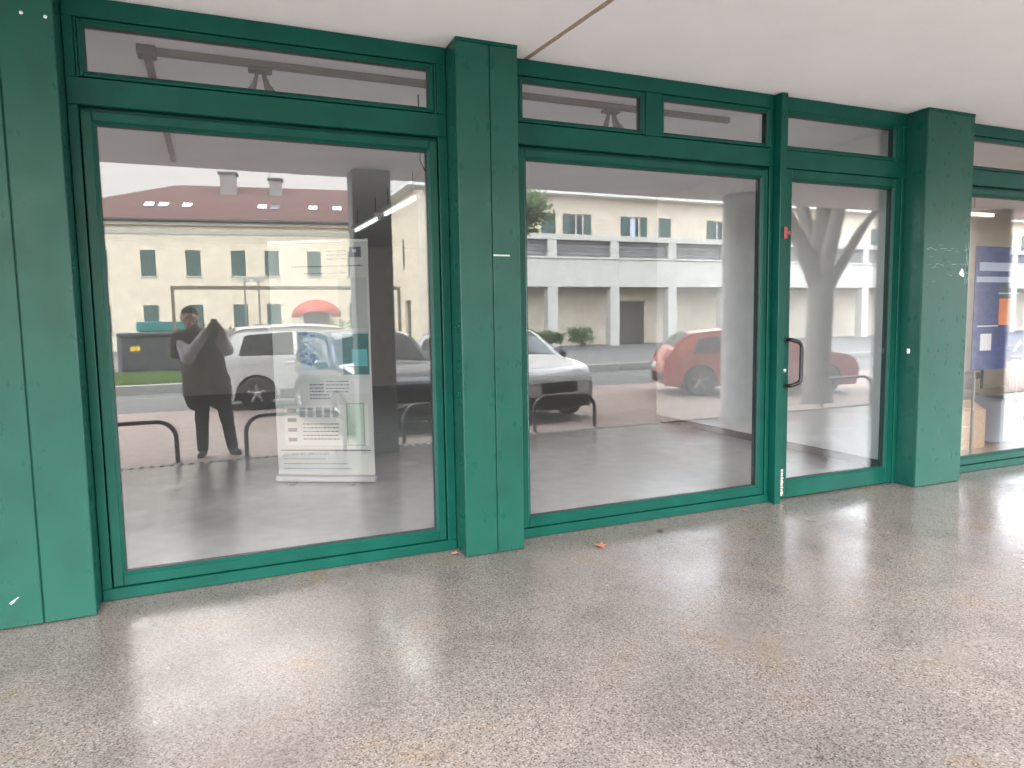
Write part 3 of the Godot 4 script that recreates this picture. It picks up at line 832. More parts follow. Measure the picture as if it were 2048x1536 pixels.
# wall in local xy (front face z = 0, thickness t towards -z... local +z is the front), with rectangular holes [x0,x1,y0,y1]
func holed(x0: float, x1: float, y0: float, y1: float, holes: Array, t: float) -> MB:
	var xs := [x0, x1]; var ys := [y0, y1]
	for h in holes:
		for k in 2:
			if not xs.has(h[k]): xs.append(h[k])
			if not ys.has(h[k + 2]): ys.append(h[k + 2])
	xs.sort(); ys.sort()
	var b := MB.new()
	var solid := func(i, j):
		if i < 0 or j < 0 or i >= xs.size() - 1 or j >= ys.size() - 1: return false
		var cx: float = (xs[i] + xs[i + 1]) / 2; var cy: float = (ys[j] + ys[j + 1]) / 2
		for h in holes:
			if cx > h[0] and cx < h[1] and cy > h[2] and cy < h[3]: return false
		return true
	for i in xs.size() - 1:
		for j in ys.size() - 1:
			if not solid.call(i, j): continue
			var a := Vector3(xs[i], ys[j], 0); var c := Vector3(xs[i + 1], ys[j + 1], 0)
			var q := [a, Vector3(c.x, a.y, 0), c, Vector3(a.x, c.y, 0)]
			var r := []
			for p in q: r.append(p - Vector3(0, 0, t))
			b.quad(q[0], q[1], q[2], q[3]); b.quad(r[3], r[2], r[1], r[0])
			if not solid.call(i, j - 1): b.quad(q[1], q[0], r[0], r[1])
			if not solid.call(i + 1, j): b.quad(q[2], q[1], r[1], r[2])
			if not solid.call(i, j + 1): b.quad(q[3], q[2], r[2], r[3])
			if not solid.call(i - 1, j): b.quad(q[0], q[3], r[3], r[0])
	return b

func far_window(o: Node3D, xf: Transform3D, w: float, h: float, open_shutters: bool, curtain := Color(0, 0, 0, 0)):
	# centre bottom of the opening at xf, front = local +z
	var f := MB.new()
	for q in [[-w / 2, -w / 2 + .06, 0.0, h], [w / 2 - .06, w / 2, 0.0, h], [-w / 2 + .06, w / 2 - .06, 0.0, .06], [-w / 2 + .06, w / 2 - .06, h - .06, h], [-.03, .03, .06, h - .06]]:
		f.b2(q[0], q[1], q[2], q[3], -.17, -.12)
	f.xform(xf)
	var win := put(o, "window", f, M.white)
	var g := MB.new(); g.b2(-w / 2 + .02, w / 2 - .02, .02, h - .02, -.15, -.14); g.xform(xf)
	put(win, "pane", g, M.win_glass)
	var s := MB.new(); s.b2(-w / 2 - .08, w / 2 + .08, -.08, -.001, -.2, .07); s.xform(xf)
	put(win, "sill", s, M.portico)
	for k in [-1, 1]:
		var sh := MB.new()
		if open_shutters:
			var a: float = k * w / 2; var b2: float = k * (w / 2 + w * .5)
			sh.b2(minf(a, b2) + .01, maxf(a, b2) - .01, .0, h, .02, .06, .008)
		else:
			sh.b2(-w / 2 + .005 if k < 0 else .005, -.005 if k < 0 else w / 2 - .005, .005, h - .005, -.08, -.04, .008)
			for i in 12:
				sh.b2(-w / 2 + .06 if k < 0 else .05, -.05 if k < 0 else w / 2 - .06, .1 + i * (h - .2) / 12.0, .1 + (i + .55) * (h - .2) / 12.0, -.041, -.028)
		sh.xform(xf)
		put(win, "shutter", sh, M.shutter)
	if curtain.a > 0:
		var c := MB.new(); c.b2(-w * .2, w * .2, .1, h - .1, -.139, -.132); c.xform(xf)
		put(win, "curtain", c, mat(curtain.r, curtain.g, curtain.b, .9))

func buildings():
	# ---- long yellow house with the hipped roof; local +z looks at the street (-z of the world)
	var turn := PI + atan2(1.9, 13.44)
	var o := thing("yellow_house", "long two-storey yellow house with red hipped roof and green shutters, mirrored in the large window", "house", Vector3(1.0, -.02, 42.4), turn)
	# local x runs to the world's -x
	var holes := []
	var ups := [-6.1, -3.5, -1.0, 1.58, 3.55, 6.1, 8.6, -8.2]
	for x in ups:
		var lx: float = 1.0 - x
		holes.append([lx - .42, lx + .42, 4.5, 6.05])
		if absf(x - 6.1) > .1: holes.append([lx - .42, lx + .42, 1.15, 2.75])
	holes.append([1.0 - 6.1 - .8, 1.0 - 6.1 + .8, .05, 2.3])
	put(o, "wall", holed(-12, 11, -.3, 7.5, holes, .35), M.stucco_yellow)
	pbox(o, "core", M.stucco_yellow, -11.98, 10.98, -.3, 7.45, -12, -.36, 0.0)
	pbox(o, "string_course", M.portico, -12.03, 11.03, 7.0, 7.2, .002, .06, .01)
	pbox(o, "cornice", mat(.5, .45, .36, .8), -12.2, 11.2, 7.5, 7.72, -12.2, .3, .02)
	pbox(o, "gutter", M.eave, -12.6, 11.6, 7.72, 7.86, -12.6, .6, .03)
	for k in holes.size() - 1:
		var h = holes[k]
		far_window(o, Transform3D(Basis(), Vector3((h[0] + h[1]) / 2, h[2], 0)), .84, h[3] - h[2], false)
	var dh = holes[holes.size() - 1]
	pbox(o, "door", mat(.10, .05, .07, .5), dh[0], dh[1], .05, 2.29, -.2, -.14, .01)
	var aw := MB.new()
	var ac := Vector3((dh[0] + dh[1]) / 2, 1.9, 0)
	for i in 12:
		for j in 5:
			var f := func(ii, jj):
				var a: float = PI * ii / 12.0; var b: float = PI / 2 * jj / 5.0
				return ac + Vector3(-cos(a) * 1.55 * cos(b * .55), sin(a) * 1.1 * cos(b * .8), sin(b) * 1.0 * sin(a) + .01)
			aw.quad(f.call(i, j), f.call(i, j + 1), f.call(i + 1, j + 1), f.call(i + 1, j))
	put(o, "awning", aw, mat(.55, .10, .07, .7)).set_meta("label", "red domed awning over the door")
	var rf := MB.new()
	var yb := 7.86; var yr := 11.0
	var A := Vector3(-12.6, yb, .6); var B := Vector3(11.6, yb, .6); var C := Vector3(11.6, yb, -12.6); var D := Vector3(-12.6, yb, -12.6)
	var R1 := Vector3(-7.4, yr, -6); var R2 := Vector3(3.4, yr, -6)
	rf.quad(A, B, R2, R1); rf.quad(C, D, R1, R2); rf.tri(B, C, R2); rf.tri(D, A, R1)
	# rows of roof tiles as raised courses
	var courses := MB.new()
	var nrm := (B - A).cross(R1 - A).normalized()
	for i in 26:
		var f := (i + .5) / 27.0
		var l := A.lerp(R1, f); var r := B.lerp(R2, f)
		var up := (R1 - A).normalized() * .05
		courses.quad(l + nrm * .004, r + nrm * .004, r + up * 2.5 + nrm * .055, l + up * 2.5 + nrm * .055)
		courses.quad(l + up * 2.5 + nrm * .055, r + up * 2.5 + nrm * .055, r + up * 2.6, l + up * 2.6)
	var roof := put(o, "roof", rf, M.roof)
	put(roof, "tile_course", courses, M.roof)
	for x in [-3.56, -2.76, -1.4, 3.03, 3.78, 6.15, 7.68]:
		var lx: float = 1.0 - x
		var f := .33
		var y := yb + (yr - yb) * f; var z: float = .6 - 6.6 * f
		var sl := MB.new()
		sl.box(Vector3.ZERO, Vector3(.55, .08, .75), .01, Transform3D(Basis(Vector3.RIGHT, atan2(yr - yb, 6.6)), Vector3(lx, y + .09, z)))
		put(roof, "skylight", sl, mat(.55, .6, .66, .04, .6))
	for q in [[.76, 1.0, 1.5], [3.75, .8, .9]]:
		var lx: float = 1.0 - q[0]
		var zc := -4.4
		var ch := MB.new(); ch.b2(lx - q[1] / 2, lx + q[1] / 2, 9.6, 10.7 + q[2] * .5, zc - .4, zc + .4)
		var cn := put(roof, "chimney", ch, M.brick)
		pbox(cn, "chimney_cap", M.eave, lx - q[1] * .62, lx + q[1] * .62, 10.7 + q[2] * .5 + .001, 10.85 + q[2] * .5, zc - .55, zc + .55, .02)
	var an := MB.new()
	an.tube([Vector3(1 - 3.4, 10.4, -4.2), Vector3(1 - 3.4, 12.6, -4.2)], .025, 6)
	put(roof, "aerial", an, M.steel)
	# ---- peach house with white portico
	o = thing("peach_house", "peach house with white two-storey portico and green shutters, mirrored beside and in the door", "house", Vector3(10, -.02, 31.2), PI)
	# local: x to the world's -x, so the house spans local x -34..0
	holes = []
	var cxs := [17.5, 19.3, 23.1, 25.3, 29.3, 31.2, 35.2, 37.1, 13.2, 43, 46, 50, 53, 57, 60, 64, 67, 72, 76, 80]
	for x in cxs: holes.append([10 - x - .45, 10 - x + .45, 5.9, 7.45])
	put(o, "wall", holed(-80, 0, -.3, 8.4, holes, .35), M.stucco_peach)
	for k in holes.size():
		var h = holes[k]
		far_window(o, Transform3D(Basis(), Vector3((h[0] + h[1]) / 2, h[2], 0)), .9, h[3] - h[2], k % 3 != 0, Color(.5, .55, .7, 1) if k == 2 else Color(0, 0, 0, 0))
	# side wall looking at the yellow house's forecourt (world -x)
	var sh := [[3.0, 3.5, 4.6, 6.1], [2.0, 3.2, .1, 2.7], [6.0, 6.6, 4.6, 6.1]]
	var sw := holed(.36, 9.4, -.3, 8.4, sh, .35)
	sw.xform(Transform3D(Basis(Vector3.UP, PI / 2), Vector3(0, 0, 0)))
	put(o, "side_wall", sw, M.stucco_yellow)
	far_window(o, Transform3D(Basis(Vector3.UP, PI / 2), Vector3(0, 4.6, -3.25)), .5, 1.5, false)
	far_window(o, Transform3D(Basis(Vector3.UP, PI / 2), Vector3(0, 4.6, -6.3)), .6, 1.5, false)
	pbox(o, "side_door", mat(.12, .11, .08, .6), -.2, -.15, .1, 2.69, -3.2, -2.0, .01)
	pbox(o, "core", M.stucco_peach, -79.9, -.36, -.3, 8.3, -9.35, -.36, 0.0)
	pbox(o, "eave", mat(.62, .6, .55, .8), -80.6, .7, 8.4, 8.62, -9.9, .7, .02)
	var r2 := MB.new()
	A = Vector3(-80.6, 8.62, .7); B = Vector3(.7, 8.62, .7); C = Vector3(.7, 8.62, -9.9); D = Vector3(-80.6, 8.62, -9.9)
	R1 = Vector3(-75, 11.4, -4.6); R2 = Vector3(-4.0, 11.4, -4.6)
	r2.quad(A, B, R2, R1); r2.quad(C, D, R1, R2); r2.tri(B, C, R2); r2.tri(D, A, R1)
	put(o, "roof", r2, mat(.30, .29, .27, .8))
	# portico, its front 2 m before the wall
	var pz := 2.0
	pbox(o, "balcony_slab", M.portico, -80, -2.6, 3.25, 4.75, .01, pz, .02)
	pbox(o, "balcony_rail", M.portico, -80, -2.6, 5.75, 6.05, pz - .35, pz - .02, .02)
	pbox(o, "portico_beam", M.portico, -80.1, -2.5, 4.752, 4.86, pz - .4, pz + .06, .01)
	for i in 20:
		var x := 12.9 + i * 3.85
		var c := MB.new(); c.b2(10 - x - .30, 10 - x + .30, -.1, 3.2495, pz - .55, pz - .01, .02)
		put(o, "portico_column", c, M.portico)
		var u := MB.new(); u.b2(10 - x - .26, 10 - x + .26, 4.861, 5.7495, pz - .45, pz - .03, .015)
		put(o, "balcony_pier", u, M.portico)
		if i < 19:
			pbox(o, "balcony_infill", mat(.30, .295, .285, .8), 10 - x - 3.59, 10 - x - .262, 4.862, 5.749, pz - .36, pz - .33, .005)
			for k in 4:
				pbox(o, "balcony_bar", mat(.16, .16, .16, .5), 10 - x - 3.59, 10 - x - .26, 4.98 + k * .2, 5.03 + k * .2, pz - .25, pz - .2, .005)
			if i % 2 == 0:
				pbox(o, "shopfront_panel", mat(.10, .09, .075, .5), 10 - x - 2.4 - (i % 3) * .4, 10 - x - 1.1, .0, 2.5, .004, .05, .01)
	for i in 3:
		var bu := MB.new()
		leaf_mass(Vector3(0, .62, 0), Vector3(1.0, .55, .5), 1300, .14, bu, 24)
		var bx := thing("low_shrub", "low shrub before the mirrored portico, %s from the silver car" % ["first", "second", "third", "fourth"][i], "shrub", Vector3(14.0 + i * 1.5, -.02, 26.6 + (i % 2) * .3), 0.0, "shrubs in front of the portico")
		put(bx, "foliage", bu, M.leaf)
		var sm := MB.new()
		for k in 5: sm.tube([Vector3(-.5 + k * .25, 0, 0), Vector3(-.6 + k * .3, .6, .05 * k - .1)], [.02, .01], 6)
		put(bx, "stem", sm, M.bark)

# ---------------------------------------------------------------- cars
# outline runs in the car's side view from the front bumper's foot over bonnet, roof and tail to the rear bumper's foot; front = +x
class Car:
	var pts := []        # resampled outline
	var L := 4.0
	var W := 1.75
	var H := 1.5
	var belt := .95
	var wx := [1.25, -1.25]
	var ra := .36
	func resample(raw: Array, count: int):
		var c := Curve2D.new()
		for i in raw.size():
			var p: Vector2 = raw[i]
			var t: Vector2 = (raw[mini(i + 1, raw.size() - 1)] - raw[maxi(i - 1, 0)]) / 7.0
			c.add_point(p, -t, t)
		var l := c.get_baked_length()
		for i in count + 1: pts.append(c.sample_baked(l * i / count, true))
	func w(x: float, y: float) -> float:
		var k := 1.0 - .17 * pow(clampf(absf(x) / (L / 2), 0, 1), 5.0)
		if y > belt:
			var t := (y - belt) / (H - belt)
			k *= 1.0 - .21 * pow(t, 1.15)
		elif y > belt - .12: k *= 1.0 + .012 * (1.0 - absf(y - belt + .06) / .06)
		if y < .42: k *= 1.0 - .06 * pow((.42 - y) / .22, 2.0)
		return W / 2 * k
	func low(x: float) -> float:
		var y := .2
		for c in wx:
			var d := absf(x - c)
			if d < ra: y = maxf(y, .31 + sqrt(ra * ra - d * d))
		return y
	func side(i: float, f: float, s: float, off := 0.0) -> Vector3:
		var P := at(i)
		var qx := clampf(P.x, -L / 2 + .04, L / 2 - .04)
		var q := Vector2(qx, low(qx))
		var p := q.lerp(P, f)
		return Vector3(p.x, p.y, s * (w(p.x, p.y) + off))
	func at(i: float) -> Vector2:
		var a := clampi(int(floor(i)), 0, pts.size() - 1)
		var b := mini(a + 1, pts.size() - 1)
		return pts[a].lerp(pts[b], i - a)
	func top(i: float, s: float, off := 0.0) -> Vector3:
		var p := at(i)
		var d := (at(minf(i + .5, pts.size() - 1)) - at(maxf(i - .5, 0))).normalized()
		var nn := Vector2(d.y, -d.x)   # outwards
		if nn.dot(p - Vector2(0, .7)) < 0: nn = -nn
		var b := .055 * (1.0 - s * s)
		p += nn * (b + off)
		return Vector3(p.x, p.y, s * w(at(i).x, at(i).y))
	func index_of(x: float, rear := false) -> float:
		# outline place whose x is nearest on the upper side
		var best := 0.0; var e := 1e9
		for i in pts.size():
			if pts[i].y > belt - .12 and absf(pts[i].x - x) < e:
				e = absf(pts[i].x - x); best = i
		return best
	func index_y(y: float, front: bool) -> float:
		var best := 0.0; var e := 1e9
		for i in pts.size():
			if (pts[i].x > L * .32) == front and (front or pts[i].x < -L * .3) and absf(pts[i].y - y) < e:
				e = absf(pts[i].y - y); best = i
		return best

func smooth(quads: Array) -> ArrayMesh:
	var st := SurfaceTool.new()
	st.begin(Mesh.PRIMITIVE_TRIANGLES)
	st.set_smooth_group(0)
	for q in quads:
		for p in [q[0], q[2], q[1], q[0], q[3], q[2]]: st.add_vertex(p)
	st.index()
	st.generate_normals()
	return st.commit()

func top_patch(c: Car, i0: float, i1: float, s0: float, s1: float, off: float, ni := 8, ns := 8) -> ArrayMesh:
	var qs := []
	for a in ni:
		for b in ns:
			var u0 := lerpf(i0, i1, a / float(ni)); var u1 := lerpf(i0, i1, (a + 1.0) / ni)
			var t0 := lerpf(s0, s1, b / float(ns)); var t1 := lerpf(s0, s1, (b + 1.0) / ns)
			qs.append([c.top(u0, t0, off), c.top(u0, t1, off), c.top(u1, t1, off), c.top(u1, t0, off)])
	return smooth(qs)

func side_patch(c: Car, x0: float, x1: float, y0: float, top_gap: float, s: float, off: float, slant0 := 0.0, slant1 := 0.0, ymax := 9.0) -> ArrayMesh:
	var qs := []
	var nx := 10; var ny := 5
	var f := func(a, b):
		var x: float = lerpf(x0, x1, a / float(nx))
		var yt: float = minf(ymax, c.at(c.index_of(x)).y - top_gap)
		var y: float = lerpf(y0, yt, b / float(ny))
		var k: float = lerpf(slant0, slant1, a / float(nx)) * (b / float(ny))
		x += k
		return Vector3(x, y, s * (c.w(x, y) + off))
	for a in nx:
		for b in ny:
			var q := [f.call(a, b), f.call(a + 1, b), f.call(a + 1, b + 1), f.call(a, b + 1)]
			if s < 0: q.reverse()
			qs.append(q)
	return smooth(qs)

func wheel_meshes() -> Array:
	var ty := MB.new()
	ty.lathe([Vector2(.20, -.10), Vector2(.29, -.105), Vector2(.315, -.085), Vector2(.32, 0), Vector2(.315, .085), Vector2(.29, .105), Vector2(.20, .10)], 32, Transform3D(Basis(Vector3.RIGHT, PI / 2), Vector3.ZERO))
	var rm := MB.new()
	rm.lathe([Vector2(.205, .10), Vector2(.195, .085), Vector2(.185, .04), Vector2(.0, .035)], 28, Transform3D(Basis(Vector3.RIGHT, PI / 2), Vector3.ZERO))
	rm.lathe([Vector2(.205, -.10), Vector2(.19, -.06), Vector2(.0, -.06)], 28, Transform3D(Basis(Vector3.RIGHT, PI / 2), Vector3.ZERO))
	var sp := MB.new()
	for k in 5:
		sp.box(Vector3(0, .10, .075), Vector3(.05, .19, .03), .008, Transform3D(Basis(Vector3.BACK, TAU * k / 5), Vector3.ZERO))
	sp.lathe([Vector2(.05, .06), Vector2(.048, .095), Vector2(.0, .10)], 16, Transform3D(Basis(Vector3.RIGHT, PI / 2), Vector3.ZERO))
	return [ty.mesh(), rm.mesh(), sp.mesh()]

func car(label: String, at: Vector3, turn: float, pm: Material, c: Car, raw: Array, suv: bool, cowl: float, roof0: float, roof1: float, tail: float):
	c.resample(raw, 110)
	var o := thing("parked_car", label, "car", at, turn, "cars parked across the street")
	var qs := []
	var n := c.pts.size() - 1
	for i in n:
		for k in 12:
			for s in [-1, 1]:
				var q := [c.side(i, k / 12.0, s), c.side(i + 1, k / 12.0, s), c.side(i + 1, (k + 1) / 12.0, s), c.side(i, (k + 1) / 12.0, s)]
				if s > 0: q.reverse()
				qs.append(q)
		for k in 12:
			var s0 := -1.0 + k / 6.0; var s1 := -1.0 + (k + 1) / 6.0
			qs.append([c.top(i, s0), c.top(i, s1), c.top(i + 1, s1), c.top(i + 1, s0)])
	put(o, "body", smooth(qs), pm)
	pbox(o, "underbody", M.plastic, -c.L / 2 + .25, c.L / 2 - .25, .17, .75, -c.W / 2 + .24, c.W / 2 - .24, .05)
	# glass
	put(o, "windscreen", top_patch(c, c.index_of(cowl), c.index_of(roof0), -.86, .86, .008), M.win_glass)
	put(o, "rear_window", top_patch(c, c.index_of(roof1), c.index_of(tail), -.82, .82, .008), M.win_glass)
	var mid := (cowl + tail) * .5 - .08
	for s in [-1, 1]:
		put(o, "side_window", side_patch(c, mid + .05, lerpf(cowl, roof0, .42), c.belt + .03, .11, s, .006, 0.0, -.32), M.win_glass)
		put(o, "side_window", side_patch(c, roof1 + .02, mid - .03, c.belt + .03, .11, s, .006, .12, 0.0), M.win_glass)
		var mr := MB.new()
		mr.box(Vector3.ZERO, Vector3(.10, .14, .20), .035, Transform3D(Basis(Vector3.UP, s * .2), Vector3(lerpf(cowl, roof0, .22), c.belt + .10, s * (c.W / 2 + .09))))
		mr.box(Vector3(lerpf(cowl, roof0, .22), c.belt + .06, s * (c.W / 2 - .02)), Vector3(.05, .04, .14), .01)
		put(o, "wing_mirror", mr, M.plastic if suv else pm)
		put(o, "headlight", top_patch(c, c.index_y(.66, true), c.index_y(.82, true), s * .52, s * .93, .012, 5, 5), M.lamp_glass)
		put(o, "tail_light", top_patch(c, c.index_y(.98, false), c.index_y(.74, false), s * .66, s * .96, .012, 5, 5), M.red_lens)
		for hx in [mid - .12, roof1 - .06 + .35]:
			pbox(o, "door_handle", pm, hx - .08, hx + .08, c.belt - .14, c.belt - .11, minf(s * c.W / 2 - .01, s * (c.W / 2 + .03)), maxf(s * c.W / 2 - .01, s * (c.W / 2 + .03)), .008)
		var sill := side_patch(c, -c.wx[0] + .42, c.wx[0] - .42, .205, 0.0, s, .012, 0, 0, .40 if suv else .30)
		put(o, "sill_trim", sill, M.plastic)
	put(o, "grille", top_patch(c, c.index_y(.50, true), c.index_y(.64, true), -.5, .5, .010, 4, 6), M.plastic)
	put(o, "front_bumper", top_patch(c, c.index_y(.24, true), c.index_y(.40 if not suv else .46, true), -.88, .88, .010, 4, 8), M.plastic)
	put(o, "rear_bumper", top_patch(c, c.index_y(.46, false), c.index_y(.26, false), -.88, .88, .010, 4, 8), M.plastic)
	put(o, "number_plate", top_patch(c, c.index_y(.42, true), c.index_y(.50, true), -.28, .28, .022, 2, 4), M.plate)
	put(o, "number_plate", top_patch(c, c.index_y(.66, false), c.index_y(.58, false), -.28, .28, .018, 2, 4), M.plate)
	var wm: Array = wheel_meshes()
	for x in c.wx:
		for s in [-1, 1]:
			var w := put(o, "wheel", wm[0], M.rubber)
			w.position = Vector3(x, .32, s * (c.W / 2 - .11))
			if s < 0: w.rotation.y = PI
			put(w, "rim", wm[1], M.black)
			put(w, "spokes", wm[2], M.rim)
			# dark arch lining
			var ar := MB.new()
			for k in 16:
				var a0 := PI * k / 16.0; var a1 := PI * (k + 1) / 16.0
				var r := c.ra - .002
				var z0: float = s * (c.W / 2 - .26); var z1: float = s * (c.W / 2 - .012)
				ar.quad(Vector3(x + cos(a0) * r, .31 + sin(a0) * r, z0), Vector3(x + cos(a1) * r, .31 + sin(a1) * r, z0), Vector3(x + cos(a1) * r, .31 + sin(a1) * r, z1), Vector3(x + cos(a0) * r, .31 + sin(a0) * r, z1))
			put(o, "wheel_arch", ar, M.plastic)

func cars():
	# compact suv outline
	var suv := [Vector2(1.98, .24), Vector2(2.08, .42), Vector2(2.10, .66), Vector2(2.04, .88), Vector2(1.86, 1.0), Vector2(1.35, 1.06), Vector2(1.02, 1.10), Vector2(.55, 1.46), Vector2(.30, 1.57), Vector2(-.4, 1.62), Vector2(-1.2, 1.59), Vector2(-1.66, 1.52), Vector2(-1.92, 1.14), Vector2(-2.04, .92), Vector2(-2.10, .60), Vector2(-2.02, .26)]
	var hatch := [Vector2(1.88, .22), Vector2(1.98, .40), Vector2(1.98, .60), Vector2(1.90, .76), Vector2(1.70, .88), Vector2(1.25, .97), Vector2(.98, 1.01), Vector2(.42, 1.38), Vector2(.12, 1.47), Vector2(-.5, 1.50), Vector2(-1.1, 1.46), Vector2(-1.48, 1.38), Vector2(-1.80, 1.02), Vector2(-1.92, .82), Vector2(-1.98, .55), Vector2(-1.92, .24)]
	var c := Car.new(); c.L = 4.2; c.W = 1.8; c.H = 1.62; c.belt = 1.04; c.wx = [1.30, -1.30]; c.ra = .39
	car("white compact off-road car mirrored behind the person", Vector3(2.0, -.14, 10.75), 0.0, paint(.72, .73, .72), c, suv, true, 1.0, .42, -1.62, -1.95)
	c = Car.new(); c.L = 3.96; c.W = 1.72; c.H = 1.5; c.belt = .93
	car("dark blue-grey car facing the arcade, mirrored behind the banner", Vector3(2.32, -.128, 7.4), PI / 2 - .12, paint(.022, .032, .05), c, hatch, false, .96, .28, -1.48, -1.8)
	c = Car.new(); c.L = 3.96; c.W = 1.72; c.H = 1.5; c.belt = .93
	car("silver white car facing the arcade, mirrored left of the door", Vector3(4.70, -.128, 7.5), PI / 2 - .18, paint(.70, .71, .71), c, hatch, true, .96, .28, -1.48, -1.8)
	c = Car.new(); c.L = 4.12; c.W = 1.74; c.H = 1.38; c.belt = .87; c.wx = [1.3, -1.3]
	for i in hatch.size(): hatch[i] = Vector2(hatch[i].x * 1.04, hatch[i].y if hatch[i].y < .5 else .5 + (hatch[i].y - .5) * .88)
	car("red car seen from the side, mirrored behind the round column", Vector3(10.9, -.135, 7.7), .42, paint(.42, .055, .035), c, hatch, false, .96, .28, -1.48, -1.8)

# ---------------------------------------------------------------- person
# surface nets over the smooth union of tapered capsules: bones = [a, b, ra, rb]
func sdf_mesh(bones: Array, cell: float, k: float) -> ArrayMesh:
	var lo := Vector3.ONE * 1e9; var hi := -lo
	for b in bones:
		var r := maxf(b[2], b[3]) + k + cell * 2
		for q in [b[0], b[1]]:
			lo = lo.min(q - Vector3.ONE * r); hi = hi.max(q + Vector3.ONE * r)
	var nx := int((hi.x - lo.x) / cell) + 2; var ny := int((hi.y - lo.y) / cell) + 2; var nz := int((hi.z - lo.z) / cell) + 2
	var d := PackedFloat32Array()
	d.resize(nx * ny * nz); d.fill(1e3)
	for b in bones:
		var a: Vector3 = b[0]; var ab: Vector3 = b[1] - b[0]
		var l2 := maxf(ab.length_squared(), 1e-9)
		var ra: float = b[2]; var rb: float = b[3]
		var pad := maxf(ra, rb) + k + cell * 2
		var i0 := Vector3i(((a.min(b[1]) - Vector3.ONE * pad - lo) / cell).floor()).clamp(Vector3i.ZERO, Vector3i(nx - 1, ny - 1, nz - 1))
		var i1 := Vector3i(((a.max(b[1]) + Vector3.ONE * pad - lo) / cell).ceil()).clamp(Vector3i.ZERO, Vector3i(nx - 1, ny - 1, nz - 1))
		for z in range(i0.z, i1.z + 1):
			for y in range(i0.y, i1.y + 1):
				var row := (z * ny + y) * nx
				for x in range(i0.x, i1.x + 1):
					var p := lo + Vector3(x, y, z) * cell - a
					var t := clampf(p.dot(ab) / l2, 0.0, 1.0)
					var e := (p - ab * t).length() - lerpf(ra, rb, t)
					var o := d[row + x]
					var h := maxf(k - absf(o - e), 0.0) / k
					d[row + x] = minf(o, e) - h * h * k * .25
	var idx := {}
	var verts := PackedVector3Array()
	var strides := [1, nx, nx * ny]
	for z in nz - 1:
		for y in ny - 1:
			for x in nx - 1:
				var base := (z * ny + y) * nx + x
				var neg := 0
				var v0 := d[base]
				if v0 > cell * 3 : continue
				var vals := [v0, d[base + 1], d[base + nx], d[base + nx + 1], d[base + nx * ny], d[base + nx * ny + 1], d[base + nx * ny + nx], d[base + nx * ny + nx + 1]]
				for q in vals:
					if q < 0: neg += 1
				if neg == 0 or neg == 8: continue
				var acc := Vector3.ZERO; var cnt := 0
				for i in 8:
					for bit in [1, 2, 4]:
						if i & bit: continue
						var j: int = i | bit
						if (vals[i] < 0) != (vals[j] < 0):
							var t: float = vals[i] / (vals[i] - vals[j])
							var pa := Vector3(i & 1, (i >> 1) & 1, (i >> 2) & 1); var pb := Vector3(j & 1, (j >> 1) & 1, (j >> 2) & 1)
							acc += pa.lerp(pb, t); cnt += 1
				idx[base] = verts.size()
				verts.append(lo + (Vector3(x, y, z) + acc / cnt) * cell)
	var quads := []
	for base in idx:
		var x: int = base % nx; var y: int = (base / nx) % ny; var z: int = base / (nx * ny)
		for ax in 3:
			var s1: int = strides[(ax + 1) % 3]; var s2: int = strides[(ax + 2) % 3]
			var da := d[base]; var db := d[base + strides[ax]]
			if (da < 0) == (db < 0): continue
			if not (idx.has(base - s1) and idx.has(base - s2) and idx.has(base - s1 - s2)): continue
			var q := [verts[idx[base]], verts[idx[base - s1]], verts[idx[base - s1 - s2]], verts[idx[base - s2]]]
			if da > 0: q.reverse()
			quads.append(q)
	return smooth(quads)

func hand_bones(wrist: Vector3, palm: Vector3, across: Vector3, fwd: Vector3, curl: Vector3, thumb: Vector3) -> Array:
	var out := [[wrist, palm, .024, .026], [palm - across * .03, palm + across * .03, .021, .020]]
	for i in 4:
		var root := palm + across * (-.033 + i * .022) + fwd * .012
		var l: float = [.072, .082, .078, .062][i]
		var p1 := root + fwd * l * .42
		var p2 := p1 + (fwd * .5 + curl).normalized() * l * .34
		var p3 := p2 + (curl - fwd * .15).normalized() * l * .28
		out.append([root, p1, .0100, .0092]); out.append([p1, p2, .0092, .0084]); out.append([p2, p3, .0084, .0075])
	var t0 := wrist.lerp(palm, .45) + across * -.026
	var t1 := t0 + thumb * .04; var t2 := t1 + (thumb + curl * .5).normalized() * .034
	out.append([t0, t1, .0125, .0110]); out.append([t1, t2, .0105, .0085])
	return out

